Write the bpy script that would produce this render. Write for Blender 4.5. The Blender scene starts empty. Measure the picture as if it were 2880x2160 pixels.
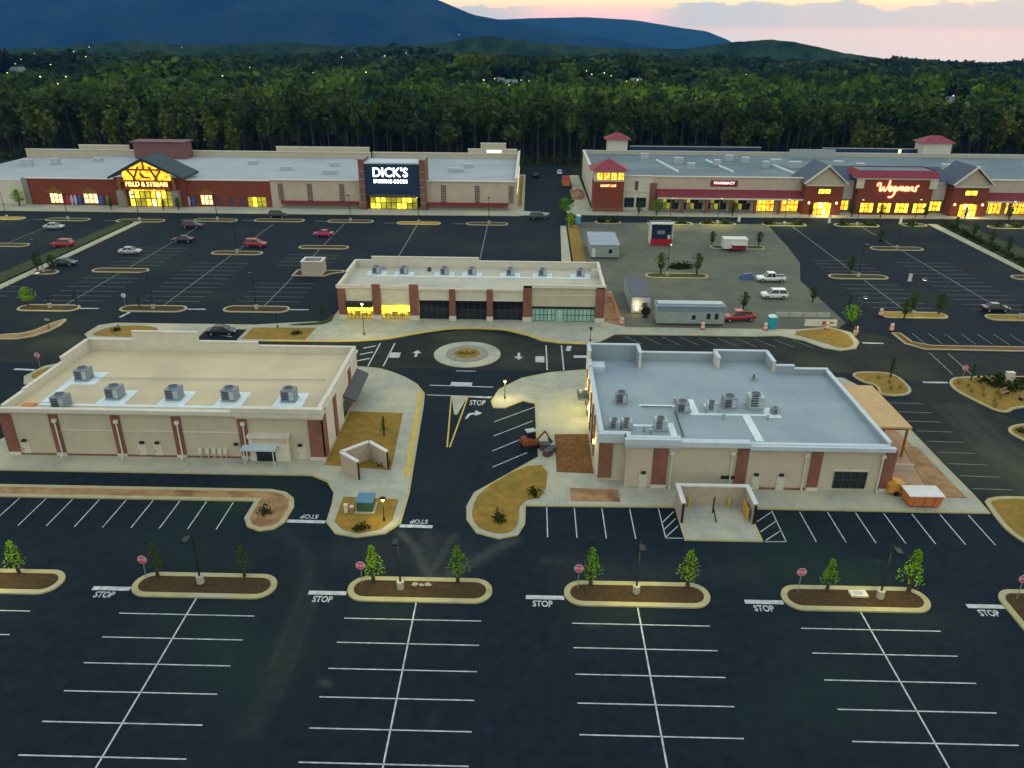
import bpy, math, random
import numpy as np
from mathutils import Matrix, Vector
R = math.radians
rng = random.Random(7)
nrs = np.random.RandomState(11)
sc = bpy.context.scene
col = sc.collection

# ------------------------------------------------------------------ camera (drone, 43.6 m up)
CAM_Z, PITCH, YAW, ROLL = 43.62877, 0.4255968, 0.0195494, -0.0078905
fw = Vector((-math.sin(YAW)*math.cos(PITCH), math.cos(YAW)*math.cos(PITCH), -math.sin(PITCH)))
rt = Vector((math.cos(YAW), math.sin(YAW), 0))
dn = fw.cross(rt)
rt2 = rt*math.cos(ROLL) + dn*math.sin(ROLL)
dn2 = dn*math.cos(ROLL) - rt*math.sin(ROLL)
cam = bpy.data.cameras.new('camera')
cam.sensor_width = 36.0
cam.lens = 27.3008
cam.clip_start = 0.5
cam.clip_end = 40000
camo = bpy.data.objects.new('camera', cam)
m = Matrix.Identity(4)
for i in range(3):
    m[i][0] = rt2[i]; m[i][1] = -dn2[i]; m[i][2] = -fw[i]
m[2][3] = CAM_Z
camo.matrix_world = m
col.objects.link(camo)
sc.camera = camo

# ------------------------------------------------------------------ sky: dusk, sun just down behind the ridge to the right
world = bpy.data.worlds.new('World'); sc.world = world; world.use_nodes = True
SUN_EL, SUN_AZ = R(4.0), R(28)          # azimuth clockwise from +Y
def build_world():
    nt = world.node_tree; N = nt.nodes; L = nt.links
    N.clear()
    out = N.new('ShaderNodeOutputWorld')
    tc = N.new('ShaderNodeTexCoord')
    sep = N.new('ShaderNodeSeparateXYZ'); L.new(tc.outputs['Generated'], sep.inputs[0])
    sky = N.new('ShaderNodeTexSky'); sky.sky_type = 'NISHITA'; sky.sun_disc = False
    sky.sun_elevation = SUN_EL; sky.sun_rotation = SUN_AZ
    sky.altitude = 200; sky.air_density = 1.2; sky.dust_density = 1.5; sky.ozone_density = 2.0
    # evening colours by elevation: warm rim, pale blue above
    ramp = N.new('ShaderNodeValToRGB'); cr = ramp.color_ramp
    cr.elements[0].position = 0.0; cr.elements[0].color = (0.58, 0.52, 0.68, 1)
    cr.elements[1].position = 1.0; cr.elements[1].color = (0.55, 0.66, 0.74, 1)
    for p, c in ((0.008, (0.66, 0.46, 0.62, 1)), (0.022, (0.71, 0.47, 0.58, 1)), (0.029, (0.76, 0.62, 0.52, 1)), (0.038, (0.79, 0.76, 0.48, 1)),
                 (0.16, (0.80, 0.81, 0.68, 1)), (0.45, (0.69, 0.76, 0.75, 1))):
        e = cr.elements.new(p); e.color = c
    L.new(sep.outputs['Z'], ramp.inputs[0])
    # low bank of pale blue-grey cloud all round the horizon: billowing top, gaps by azimuth
    def noise(scl, scale, det, loc=(0, 0, 0)):
        mp = N.new('ShaderNodeMapping'); mp.inputs['Scale'].default_value = scl; mp.inputs['Location'].default_value = loc; L.new(tc.outputs['Generated'], mp.inputs[0])
        nz = N.new('ShaderNodeTexNoise'); nz.inputs['Scale'].default_value = scale; nz.inputs['Detail'].default_value = det; L.new(mp.outputs[0], nz.inputs['Vector'])
        return nz.outputs['Fac']
    def math_(op, a, b):
        q = N.new('ShaderNodeMath'); q.operation = op
        for i, w in enumerate((a, b)):
            if isinstance(w, (int, float)): q.inputs[i].default_value = w
            else: L.new(w, q.inputs[i])
        return q.outputs[0]
    def step(x, a, b):
        q = N.new('ShaderNodeMapRange'); q.interpolation_type = 'SMOOTHSTEP'; q.inputs[1].default_value = a; q.inputs[2].default_value = b; L.new(x, q.inputs[0]); return q.outputs[0]
    top = math_('ADD', math_('MULTIPLY', noise((14, 14, 40), 1.0, 5, (3.0, 0, 0)), 0.062), -0.001)
    under = step(math_('SUBTRACT', top, sep.outputs['Z']), -0.0015, 0.0035)
    gate = step(noise((3.1, 3.1, 0), 1.0, 1, (5.25, 0, 0)), 0.38, 0.50)
    foot = step(sep.outputs['Z'], 0.001, 0.012)
    fac = math_('MULTIPLY', math_('MULTIPLY', under, gate), math_('ADD', math_('MULTIPLY', foot, 0.60), 0.30))
    mx = N.new('ShaderNodeMix'); mx.data_type = 'RGBA'
    L.new(fac, mx.inputs['Factor']); L.new(ramp.outputs[0], mx.inputs['A'])
    mx.inputs['B'].default_value = (0.33, 0.43, 0.60, 1)
    b1 = N.new('ShaderNodeBackground'); b1.inputs[1].default_value = 1.0; L.new(mx.outputs['Result'], b1.inputs[0])
    b2 = N.new('ShaderNodeBackground'); b2.inputs[1].default_value = 0.004; L.new(sky.outputs[0], b2.inputs[0])
    ad = N.new('ShaderNodeAddShader'); L.new(b1.outputs[0], ad.inputs[0]); L.new(b2.outputs[0], ad.inputs[1])
    L.new(ad.outputs[0], out.inputs[0])
build_world()
sun = bpy.data.lights.new('sun', 'SUN'); sun.energy = 0.22; sun.angle = R(30); sun.color = (1.0, 0.86, 0.74)
suno = bpy.data.objects.new('sun', sun); col.objects.link(suno)
sd = Vector((math.sin(SUN_AZ)*math.cos(R(12)), math.cos(SUN_AZ)*math.cos(R(12)), math.sin(R(12))))
suno.rotation_euler = sd.to_track_quat('Z', 'Y').to_euler()
sc.view_settings.view_transform = 'Standard'; sc.view_settings.look = 'None'
sc.view_settings.exposure = 0.45; sc.view_settings.gamma = 1.0
sc.render.engine = 'CYCLES'
sc.cycles.use_denoising = True
sc.cycles.max_bounces = 5; sc.cycles.diffuse_bounces = 2; sc.cycles.glossy_bounces = 2
sc.cycles.transmission_bounces = 2; sc.cycles.transparent_max_bounces = 6; sc.cycles.volume_bounces = 0
sc.cycles.sample_clamp_indirect = 4.0; sc.cycles.caustics_reflective = False; sc.cycles.caustics_refractive = False

# ------------------------------------------------------------------ materials
MAT = {}
def mat(name, c, c2=None, scale=1.0, rough=0.85, metal=0.0, bump=0.0, spec=0.3, emit=0.0, detail=5, rnd=0.0, lo=0.35, hi=0.65, tint=None, stretch=None, bscale=None, c3=None, scale3=0.05):
    """principled material: two colours broken by world-space noise, optional broad second noise, bump, per-object variation"""
    mt = bpy.data.materials.new(name); mt.use_nodes = True
    nt = mt.node_tree; N = nt.nodes; L = nt.links
    bs = N['Principled BSDF']
    bs.inputs['Roughness'].default_value = rough; bs.inputs['Metallic'].default_value = metal
    bs.inputs['Specular IOR Level'].default_value = spec
    c4 = lambda q: (q[0], q[1], q[2], 1)
    geo = N.new('ShaderNodeNewGeometry')
    pos = geo.outputs['Position']
    if stretch:
        mp = N.new('ShaderNodeMapping'); mp.inputs['Scale'].default_value = stretch; L.new(pos, mp.inputs[0]); pos = mp.outputs[0]
    src = None
    if c2 is not None or bump:
        nz = N.new('ShaderNodeTexNoise'); nz.inputs['Scale'].default_value = scale; nz.inputs['Detail'].default_value = detail
        nz.inputs['Roughness'].default_value = 0.6
        L.new(pos, nz.inputs['Vector'])
    if c2 is not None:
        mr = N.new('ShaderNodeMapRange'); mr.inputs[1].default_value = lo; mr.inputs[2].default_value = hi
        L.new(nz.outputs['Fac'], mr.inputs[0])
        mx = N.new('ShaderNodeMix'); mx.data_type = 'RGBA'
        L.new(mr.outputs[0], mx.inputs['Factor']); mx.inputs['A'].default_value = c4(c); mx.inputs['B'].default_value = c4(c2)
        src = mx.outputs['Result']
    if c3 is not None:
        n3 = N.new('ShaderNodeTexNoise'); n3.inputs['Scale'].default_value = scale3; n3.inputs['Detail'].default_value = 4
        L.new(geo.outputs['Position'], n3.inputs['Vector'])
        m3 = N.new('ShaderNodeMapRange'); m3.inputs[1].default_value = 0.5; m3.inputs[2].default_value = 0.7; L.new(n3.outputs['Fac'], m3.inputs[0])
        x3 = N.new('ShaderNodeMix'); x3.data_type = 'RGBA'; L.new(m3.outputs[0], x3.inputs['Factor'])
        if src: L.new(src, x3.inputs['A'])
        else: x3.inputs['A'].default_value = c4(c)
        x3.inputs['B'].default_value = c4(c3); src = x3.outputs['Result']
    if tint:
        at = N.new('ShaderNodeAttribute'); at.attribute_name = tint
        mm = N.new('ShaderNodeMix'); mm.data_type = 'RGBA'; mm.blend_type = 'MULTIPLY'; mm.inputs['Factor'].default_value = 1
        if src: L.new(src, mm.inputs['A'])
        else: mm.inputs['A'].default_value = c4(c)
        L.new(at.outputs['Color'], mm.inputs['B']); src = mm.outputs['Result']
    if rnd:
        oi = N.new('ShaderNodeObjectInfo')
        hs = N.new('ShaderNodeHueSaturation')
        a = N.new('ShaderNodeMapRange'); a.inputs[3].default_value = 1 - rnd; a.inputs[4].default_value = 1 + rnd
        L.new(oi.outputs['Random'], a.inputs[0]); L.new(a.outputs[0], hs.inputs['Value'])
        b = N.new('ShaderNodeMapRange'); b.inputs[3].default_value = 0.5 + rnd*0.06; b.inputs[4].default_value = 0.5 - rnd*0.06
        L.new(oi.outputs['Random'], b.inputs[0]); L.new(b.outputs[0], hs.inputs['Hue'])
        if src: L.new(src, hs.inputs['Color'])
        else: hs.inputs['Color'].default_value = c4(c)
        src = hs.outputs[0]
    if src: L.new(src, bs.inputs['Base Color'])
    else: bs.inputs['Base Color'].default_value = c4(c)
    if bump:
        nb = nz
        if bscale:
            nb = N.new('ShaderNodeTexNoise'); nb.inputs['Scale'].default_value = bscale; nb.inputs['Detail'].default_value = 4; L.new(pos, nb.inputs['Vector'])
        bp = N.new('ShaderNodeBump'); bp.inputs['Strength'].default_value = bump; bp.inputs['Distance'].default_value = 0.05
        L.new(nb.outputs['Fac'], bp.inputs['Height']); L.new(bp.outputs[0], bs.inputs['Normal'])
    if emit:
        if src: L.new(src, bs.inputs['Emission Color'])
        else: bs.inputs['Emission Color'].default_value = c4(c)
        bs.inputs['Emission Strength'].default_value = emit
        if name not in ('lit_yellow','lit_amber'): mt.cycles.emission_sampling = 'NONE'
        else: mt.cycles.emission_sampling = 'FRONT'
    MAT[name] = mt
    return mt
def dust_film(name):
    """pale dust carried on by tyres: a mesh attribute says how much lies on the surface, noise breaks it up"""
    mt = MAT[name]; N = mt.node_tree.nodes; L = mt.node_tree.links; bs = N['Principled BSDF']
    src = bs.inputs['Base Color'].links[0].from_socket
    at = N.new('ShaderNodeAttribute'); at.attribute_name = 'dust'
    g = N.new('ShaderNodeNewGeometry'); nz = N.new('ShaderNodeTexNoise'); nz.inputs['Scale'].default_value = 1.3; nz.inputs['Detail'].default_value = 6; L.new(g.outputs['Position'], nz.inputs['Vector'])
    mu = N.new('ShaderNodeMath'); mu.operation = 'MULTIPLY'; L.new(at.outputs['Fac'], mu.inputs[0]); L.new(nz.outputs['Fac'], mu.inputs[1])
    mx = N.new('ShaderNodeMix'); mx.data_type = 'RGBA'; L.new(mu.outputs[0], mx.inputs['Factor']); L.new(src, mx.inputs['A']); mx.inputs['B'].default_value = (0.085, 0.090, 0.070, 1); L.new(mx.outputs['Result'], bs.inputs['Base Color'])
mat('asphalt', (0.0050, 0.0110, 0.0200), (0.0088, 0.0175, 0.0265), scale=0.9, rough=0.9, bump=0.15, bscale=14, c3=(0.0125, 0.026, 0.021), scale3=0.055, spec=0.12)  # broad green patches: glow of the lamps put into the asphalt colour
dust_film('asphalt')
mat('asphalt_old', (0.095, 0.102, 0.072), (0.125, 0.13, 0.092), scale=0.35, rough=0.9, bump=0.1, bscale=10, c3=(0.065, 0.072, 0.072), scale3=0.06)
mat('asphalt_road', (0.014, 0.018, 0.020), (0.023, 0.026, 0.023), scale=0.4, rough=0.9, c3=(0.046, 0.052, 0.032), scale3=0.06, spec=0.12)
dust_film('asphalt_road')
mat('dust', (0.035, 0.038, 0.030), (0.014, 0.017, 0.018), scale=0.5, rough=0.9)
mat('concrete', (0.41, 0.40, 0.31), (0.31, 0.315, 0.265), scale=0.5, rough=0.9, bump=0.08, bscale=9, c3=(0.48, 0.45, 0.31), scale3=0.09)
mat('kerb', (0.42, 0.37, 0.185), (0.33, 0.295, 0.155), scale=0.8, rough=0.9, c3=(0.36, 0.34, 0.26), scale3=0.2)
mat('mulch', (0.036, 0.020, 0.006), (0.066, 0.038, 0.012), scale=3.5, rough=0.95, bump=0.5, bscale=12)
mat('mulch_red', (0.11, 0.042, 0.012), (0.19, 0.095, 0.028), scale=2.0, rough=0.95, bump=0.5, bscale=12)
mat('dry_grass', (0.30, 0.18, 0.026), (0.21, 0.122, 0.020), scale=1.2, rough=0.95, bump=0.5, bscale=14, c3=(0.18, 0.135, 0.020), scale3=0.3)
mat('soil', (0.26, 0.14, 0.06), (0.38, 0.23, 0.11), scale=0.9, rough=0.95, bump=0.5, bscale=7, c3=(0.17, 0.08, 0.04), scale3=0.3)
mat('patio', (0.36, 0.20, 0.12), (0.44, 0.28, 0.17), scale=0.9, rough=0.9)
mat('grass', (0.020, 0.034, 0.008), (0.040, 0.052, 0.012), scale=0.6, rough=0.95, bump=0.4, bscale=6)
mat('terrain', (0.008, 0.014, 0.005), (0.015, 0.022, 0.007), scale=0.02, rough=0.95, detail=8)
mat('paint', (0.52, 0.55, 0.56), (0.22, 0.24, 0.25), scale=1.6, rough=0.7, lo=0.38, hi=0.72, detail=9)
mat('paint_worn', (0.21, 0.225, 0.235), (0.085, 0.095, 0.105), scale=1.8, rough=0.7, lo=0.35, hi=0.7)
mat('paint_yellow', (0.60, 0.42, 0.06), (0.42, 0.32, 0.09), scale=1.5, rough=0.75)
mat('stucco', (0.50, 0.45, 0.33), (0.44, 0.40, 0.31), scale=0.6, rough=0.92, bump=0.06, bscale=25)
mat('stucco_light', (0.62, 0.58, 0.48), (0.54, 0.51, 0.43), scale=0.8, rough=0.9)
mat('stucco_pink', (0.52, 0.43, 0.34), (0.45, 0.38, 0.31), scale=0.6, rough=0.92)
mat('block', (0.46, 0.37, 0.28), (0.38, 0.31, 0.24), scale=2, rough=0.92)
mat('coping', (0.64, 0.60, 0.50), (0.55, 0.52, 0.45), scale=1.2, rough=0.6)
mat('coping_blue', (0.50, 0.57, 0.62), (0.43, 0.50, 0.55), scale=1.2, rough=0.55)
def brick_mat(name, a, b, mortar):
    mt = mat(name, a, b, scale=0.8, rough=0.92)
    nt = mt.node_tree; N = nt.nodes; L = nt.links
    bs = N['Principled BSDF']; src = bs.inputs['Base Color'].links[0].from_socket
    geo = N.new('ShaderNodeNewGeometry'); sp = N.new('ShaderNodeSeparateXYZ'); L.new(geo.outputs['Position'], sp.inputs[0])
    ad = N.new('ShaderNodeMath'); L.new(sp.outputs['X'], ad.inputs[0]); L.new(sp.outputs['Y'], ad.inputs[1])
    cb = N.new('ShaderNodeCombineXYZ'); L.new(ad.outputs[0], cb.inputs[0]); L.new(sp.outputs['Z'], cb.inputs[1])
    br = N.new('ShaderNodeTexBrick'); br.inputs['Scale'].default_value = 1.0; br.inputs['Brick Width'].default_value = 0.24; br.inputs['Row Height'].default_value = 0.085
    br.inputs['Mortar Size'].default_value = 0.010; br.inputs['Color1'].default_value = (1, 1, 1, 1); br.inputs['Color2'].default_value = (0.72, 0.72, 0.72, 1)
    br.inputs['Mortar'].default_value = (mortar, mortar, mortar, 1); L.new(cb.outputs[0], br.inputs['Vector'])
    mx = N.new('ShaderNodeMix'); mx.data_type = 'RGBA'; mx.blend_type = 'MULTIPLY'; mx.inputs['Factor'].default_value = 1
    L.new(src, mx.inputs['A']); L.new(br.outputs[0], mx.inputs['B']); L.new(mx.outputs['Result'], bs.inputs['Base Color'])
brick_mat('brick', (0.19, 0.078, 0.055), (0.24, 0.105, 0.072), 1.25)
brick_mat('brick_deep', (0.24, 0.058, 0.030), (0.195, 0.049, 0.028), 1.1)
mat('roof_tan', (0.60, 0.49, 0.315), (0.55, 0.455, 0.30), scale=0.25, rough=0.9, c3=(0.46, 0.40, 0.275), scale3=0.12)
mat('roof_blue', (0.30, 0.365, 0.395), (0.265, 0.33, 0.365), scale=0.25, rough=0.85, c3=(0.225, 0.285, 0.345), scale3=0.08)
mat('roof_grey', (0.36, 0.39, 0.43), (0.31, 0.34, 0.39), scale=0.12, rough=0.85, c3=(0.27, 0.31, 0.34), scale3=0.04)
mat('roof_slate', (0.10, 0.15, 0.18), (0.14, 0.19, 0.22), scale=0.2, rough=0.85, c3=(0.18, 0.23, 0.25), scale3=0.06)
mat('roof_teal', (0.020, 0.038, 0.050), (0.028, 0.05, 0.062), scale=0.8, rough=0.7)
mat('roof_pale', (0.52, 0.48, 0.36), (0.46, 0.44, 0.38), scale=0.3, rough=0.9, c3=(0.40, 0.39, 0.33), scale3=0.15)
mat('pad_white', (0.68, 0.78, 0.80), (0.56, 0.66, 0.70), scale=1.5, rough=0.7)
mat('unit', (0.20, 0.23, 0.28), (0.26, 0.29, 0.33), scale=2, rough=0.5, metal=0.2)
mat('unit_light', (0.44, 0.50, 0.52), (0.36, 0.42, 0.45), scale=2, rough=0.5, metal=0.2)
mat('unit_dark', (0.045, 0.055, 0.07), rough=0.6)
mat('galv', (0.42, 0.46, 0.48), (0.34, 0.38, 0.40), scale=3, rough=0.45, metal=0.5)
mat('white_metal', (0.66, 0.64, 0.62), (0.56, 0.55, 0.53), scale=1.5, rough=0.5)
mat('black_metal', (0.016, 0.018, 0.020), rough=0.5)
mat('dark_grey', (0.05, 0.055, 0.06), rough=0.6)
mat('door_tan', (0.55, 0.52, 0.42), rough=0.6)
mat('glass_dark', (0.010, 0.014, 0.022), rough=0.12, spec=0.5)
mat('glass_green', (0.22, 0.42, 0.38), (0.42, 0.62, 0.58), scale=0.9, rough=0.12, spec=0.6, stretch=(1, 1, 0.05))
mat('glass_car', (0.012, 0.017, 0.022), rough=0.08, spec=0.6)
mat('lit_yellow', (1.0, 0.80, 0.08), (0.68, 0.46, 0.025), scale=1.5, emit=1.35, lo=0.42, hi=0.62, rough=0.3)
mat('lit_amber', (1.0, 0.56, 0.04), (0.45, 0.16, 0.006), scale=1.3, emit=1.7, lo=0.40, hi=0.60, rough=0.3)
mat('lit_cream', (1.0, 0.90, 0.50), (0.60, 0.46, 0.16), scale=1.5, emit=1.1, lo=0.42, hi=0.62, rough=0.3)
mat('lit_olive', (0.55, 0.50, 0.03), (0.12, 0.11, 0.01), scale=0.45, emit=0.75, rough=0.3)
mat('sign_white', (0.95, 0.98, 1.0), emit=2.2)
mat('sign_gold', (1.0, 0.72, 0.20), emit=1.7)
mat('sign_red', (1.0, 0.36, 0.20), emit=1.7)
mat('sign_pink', (1.0, 0.62, 0.68), emit=1.1)
mat('sign_orange', (1.0, 0.60, 0.25), emit=1.4)
mat('lamp_lens', (1.0, 0.93, 0.62), emit=6.0)
mat('lantern', (1.0, 0.72, 0.30), emit=3.0)
mat('star_lamp', (1.0, 0.86, 0.42), emit=2.0)
mat('navy', (0.010, 0.030, 0.075), (0.014, 0.038, 0.09), scale=0.5, rough=0.5)
mat('awning_red', (0.16, 0.022, 0.030), (0.20, 0.03, 0.04), scale=1.0, rough=0.7)
mat('roof_red', (0.20, 0.022, 0.040), (0.25, 0.034, 0.052), scale=0.8, rough=0.6)
mat('roof_rust', (0.15, 0.070, 0.072), (0.18, 0.088, 0.088), scale=0.5, rough=0.7)
mat('roof_navy', (0.036, 0.058, 0.10), (0.052, 0.078, 0.125), scale=0.8, rough=0.6)
mat('trellis', (0.085, 0.075, 0.05), rough=0.8)
mat('stone', (0.30, 0.28, 0.23), (0.20, 0.19, 0.16), scale=2.2, rough=0.9, bump=0.4)
mat('timber', (0.28, 0.12, 0.025), (0.20, 0.08, 0.02), scale=3, rough=0.7)
mat('tan_canopy', (0.56, 0.37, 0.17), (0.48, 0.31, 0.15), scale=0.6, rough=0.8)
mat('stop_red', (0.60, 0.07, 0.14), rough=0.5)
mat('orange', (0.62, 0.20, 0.05), (0.54, 0.17, 0.05), scale=1.5, rough=0.6)
mat('rust_orange', (0.26, 0.065, 0.018), (0.16, 0.04, 0.015), scale=3, rough=0.7)
mat('amber_paint', (0.60, 0.30, 0.04), (0.5, 0.24, 0.03), scale=2, rough=0.55)
mat('barrel_orange', (0.80, 0.25, 0.09), rough=0.6)
mat('teal', (0.02, 0.34, 0.42), (0.02, 0.28, 0.36), scale=2, rough=0.5)
mat('sky_blue', (0.10, 0.36, 0.55), rough=0.5)
mat('transformer', (0.035, 0.085, 0.055), (0.045, 0.10, 0.06), scale=2, rough=0.55)
mat('transformer_lid', (0.06, 0.17, 0.26), rough=0.45)
mat('trailer', (0.30, 0.345, 0.325), (0.25, 0.295, 0.29), scale=1.2, rough=0.7)
mat('trailer_blue', (0.15, 0.21, 0.27), (0.18, 0.245, 0.30), scale=1, rough=0.6)
mat('trailer_roof', (0.30, 0.34, 0.42), (0.24, 0.28, 0.36), scale=0.6, rough=0.6)
mat('container_roof', (0.05, 0.065, 0.10), (0.06, 0.08, 0.11), scale=0.8, rough=0.6)
mat('rubber', (0.012, 0.012, 0.013), rough=0.9)
mat('hub', (0.35, 0.36, 0.38), rough=0.4, metal=0.6)
for nm, c in (('red', (0.36, 0.012, 0.03)), ('silver', (0.42, 0.45, 0.47)), ('white', (0.66, 0.72, 0.72)), ('black', (0.012, 0.016, 0.022)),
              ('maroon', (0.05, 0.02, 0.045)), ('blue', (0.02, 0.055, 0.20)), ('teal', (0.015, 0.05, 0.055)), ('pink', (0.42, 0.015, 0.07))):
    mat('car_'+nm, c, rough=0.3, spec=0.5)
mat('tail_light', (0.5, 0.02, 0.02), rough=0.3)
mat('head_light', (0.75, 0.75, 0.72), rough=0.2)
mat('bark', (0.035, 0.030, 0.022), (0.055, 0.046, 0.035), scale=1.5, rough=0.95, stretch=(1, 1, 0.2))
mat('bark_pale', (0.060, 0.054, 0.040), (0.036, 0.033, 0.026), scale=1.5, rough=0.95, stretch=(1, 1, 0.2))
mat('leaf_dark', (0.030, 0.058, 0.011), (0.050, 0.078, 0.015), scale=0.35, rough=0.9, rnd=0.35, spec=0.1)
mat('leaf_olive', (0.066, 0.090, 0.013), (0.090, 0.108, 0.017), scale=0.4, rough=0.9, rnd=0.12, spec=0.1)
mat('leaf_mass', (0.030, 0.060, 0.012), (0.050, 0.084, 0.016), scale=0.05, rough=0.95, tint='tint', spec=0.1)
mat('leaf_lamplit', (0.10, 0.23, 0.006), (0.17, 0.33, 0.012), scale=2.5, rough=0.85, rnd=0.2, spec=0.15)  # lamp light on the foliage is put into this brighter yellow-green
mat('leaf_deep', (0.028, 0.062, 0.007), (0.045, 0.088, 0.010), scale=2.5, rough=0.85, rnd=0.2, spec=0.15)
mat('shrub', (0.018, 0.028, 0.006), (0.04, 0.05, 0.01), scale=1.5, rough=0.9, rnd=0.2, spec=0.1)
mat('tall_grass', (0.26, 0.24, 0.05), (0.34, 0.31, 0.07), scale=2, rough=0.9, spec=0.1)
mat('hill_wood', (0.008, 0.020, 0.006), (0.034, 0.058, 0.014), scale=0.035, rough=1.0, detail=8, spec=0.0)
mat('mountain', (0.002, 0.006, 0.007), (0.014, 0.024, 0.016), scale=0.003, rough=1.0, detail=9, spec=0.0, bump=0.0)
mat('house_wall', (0.30, 0.30, 0.27), rough=0.8)
mat('house_roof', (0.16, 0.10, 0.09), rough=0.9)
mat('house_roof_grey', (0.17, 0.21, 0.21), rough=0.7)
mat('kayak_blue', (0.03, 0.10, 0.45), rough=0.4); mat('kayak_lilac', (0.45, 0.42, 0.62), rough=0.4); mat('kayak_red', (0.45, 0.03, 0.05), rough=0.4); mat('kayak_green', (0.10, 0.28, 0.04), rough=0.4)
mat('banner', (0.62, 0.62, 0.55), (0.55, 0.54, 0.47), scale=1.5, rough=0.7)
mat('ink', (0.35, 0.10, 0.10), rough=0.8)
mat('rock', (0.42, 0.36, 0.27), (0.30, 0.26, 0.20), scale=3, rough=0.9)
mat('wood', (0.34, 0.22, 0.11), (0.26, 0.16, 0.08), scale=3, rough=0.9)
mat('plum', (0.10, 0.05, 0.07), rough=0.8)

# ------------------------------------------------------------------ mesh helpers
class MB:
    def __init__(s): s.v = []; s.f = []
    def add(s, vs, fs):
        b = len(s.v); s.v += [tuple(p) for p in vs]; s.f += [tuple(b+i for i in f) for f in fs]; return s
    def box(s, x0, x1, y0, y1, z0, z1):
        return s.add([(x0,y0,z0),(x1,y0,z0),(x1,y1,z0),(x0,y1,z0),(x0,y0,z1),(x1,y0,z1),(x1,y1,z1),(x0,y1,z1)],
                     [(0,3,2,1),(4,5,6,7),(0,1,5,4),(1,2,6,5),(2,3,7,6),(3,0,4,7)])
    def prism(s, poly, z0, z1, bottom=False):
        n = len(poly)
        vs = [(p[0],p[1],z0) for p in poly] + [(p[0],p[1],z1) for p in poly]
        fs = [(i,(i+1)%n,n+(i+1)%n,n+i) for i in range(n)] + [tuple(range(n,2*n))]
        if bottom: fs.append(tuple(range(n-1,-1,-1)))
        return s.add(vs, fs)
    def sheet(s, poly, z): return s.add([(p[0],p[1],z) for p in poly], [tuple(range(len(poly)))])
    def ring(s, outer, inner, z0, z1, zi=None):
        """kerb ring: outer wall, flat top, inner wall"""
        n = len(outer); zi = z0 if zi is None else zi
        vs = [(p[0],p[1],z0) for p in outer]+[(p[0],p[1],z1) for p in outer]+[(p[0],p[1],z1) for p in inner]+[(p[0],p[1],zi) for p in inner]
        fs = []
        for i in range(n):
            j = (i+1)%n
            fs += [(i,j,n+j,n+i),(n+i,n+j,2*n+j,2*n+i),(2*n+i,2*n+j,3*n+j,3*n+i)]
        return s.add(vs, fs)
    def cyl(s, x, y, z0, z1, r, r2=None, n=10, cap=True):
        r2 = r if r2 is None else r2
        vs = [(x+r*math.cos(2*math.pi*i/n), y+r*math.sin(2*math.pi*i/n), z0) for i in range(n)] + [(x+r2*math.cos(2*math.pi*i/n), y+r2*math.sin(2*math.pi*i/n), z1) for i in range(n)]
        fs = [(i,(i+1)%n,n+(i+1)%n,n+i) for i in range(n)]
        if cap: fs += [tuple(range(n,2*n)), tuple(range(n-1,-1,-1))]
        return s.add(vs, fs)
    def tube(s, p, q, r, r2=None, n=6):
        p = Vector(p); q = Vector(q); r2 = r if r2 is None else r2
        d = (q-p).normalized(); a = d.orthogonal().normalized(); b = d.cross(a)
        vs = [p+(a*math.cos(2*math.pi*i/n)+b*math.sin(2*math.pi*i/n))*r for i in range(n)] + [q+(a*math.cos(2*math.pi*i/n)+b*math.sin(2*math.pi*i/n))*r2 for i in range(n)]
        return s.add(vs, [(i,(i+1)%n,n+(i+1)%n,n+i) for i in range(n)]+[tuple(range(n,2*n)),tuple(range(n-1,-1,-1))])
    def axle(s, x, y, z, r, w, n=14):   # cylinder along Y
        vs = [(x+r*math.cos(2*math.pi*i/n), y-w/2, z+r*math.sin(2*math.pi*i/n)) for i in range(n)]+[(x+r*math.cos(2*math.pi*i/n), y+w/2, z+r*math.sin(2*math.pi*i/n)) for i in range(n)]
        return s.add(vs, [(i,(i+1)%n,n+(i+1)%n,n+i) for i in range(n)]+[tuple(range(n,2*n)),tuple(range(n-1,-1,-1))])
    def loft(s, secs):
        n = len(secs[0]); b = []
        for q in secs: b += q
        fs = [(k*n+i,k*n+(i+1)%n,(k+1)*n+(i+1)%n,(k+1)*n+i) for k in range(len(secs)-1) for i in range(n)]
        fs += [tuple(range(n-1,-1,-1)), tuple(range((len(secs)-1)*n,len(secs)*n))]
        return s.add(b, fs)
    def hip(s, x0, x1, y0, y1, z0, z1, rx=None):
        """hip roof with ridge along the longer side (rx = ridge inset)"""
        cx, cy = (x0+x1)/2, (y0+y1)/2
        e = min(x1-x0, y1-y0)/2 if rx is None else rx
        if x1-x0 >= y1-y0: a, b = (x0+e,cy,z1), (x1-e,cy,z1)
        else: a, b = (cx,y0+e,z1), (cx,y1-e,z1)
        v = [(x0,y0,z0),(x1,y0,z0),(x1,y1,z0),(x0,y1,z0),a,b]
        if x1-x0 >= y1-y0: f = [(0,1,5,4),(1,2,5),(2,3,4,5),(3,0,4),(3,2,1,0)]
        else: f = [(0,1,4),(1,2,5,4),(2,3,5),(3,0,4,5),(3,2,1,0)]
        return s.add(v, f)
    def build(s, name, mt, parent=None, world=True, smooth=False):
        me = bpy.data.meshes.new(name)
        off = parent_off(parent) if (parent is not None and world) else (0,0,0)
        me.from_pydata([(p[0]-off[0],p[1]-off[1],p[2]-off[2]) for p in s.v], [], s.f)
        me.materials.append(MAT[mt] if isinstance(mt, str) else mt)
        if smooth:
            for p in me.polygons: p.use_smooth = True
        me.update()
        o = bpy.data.objects.new(name, me); col.objects.link(o)
        if parent is not None: o.parent = parent
        return o
def parent_off(p):
    v = Vector((0,0,0))
    while p is not None: v = v + p.location; p = p.parent
    return v
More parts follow.
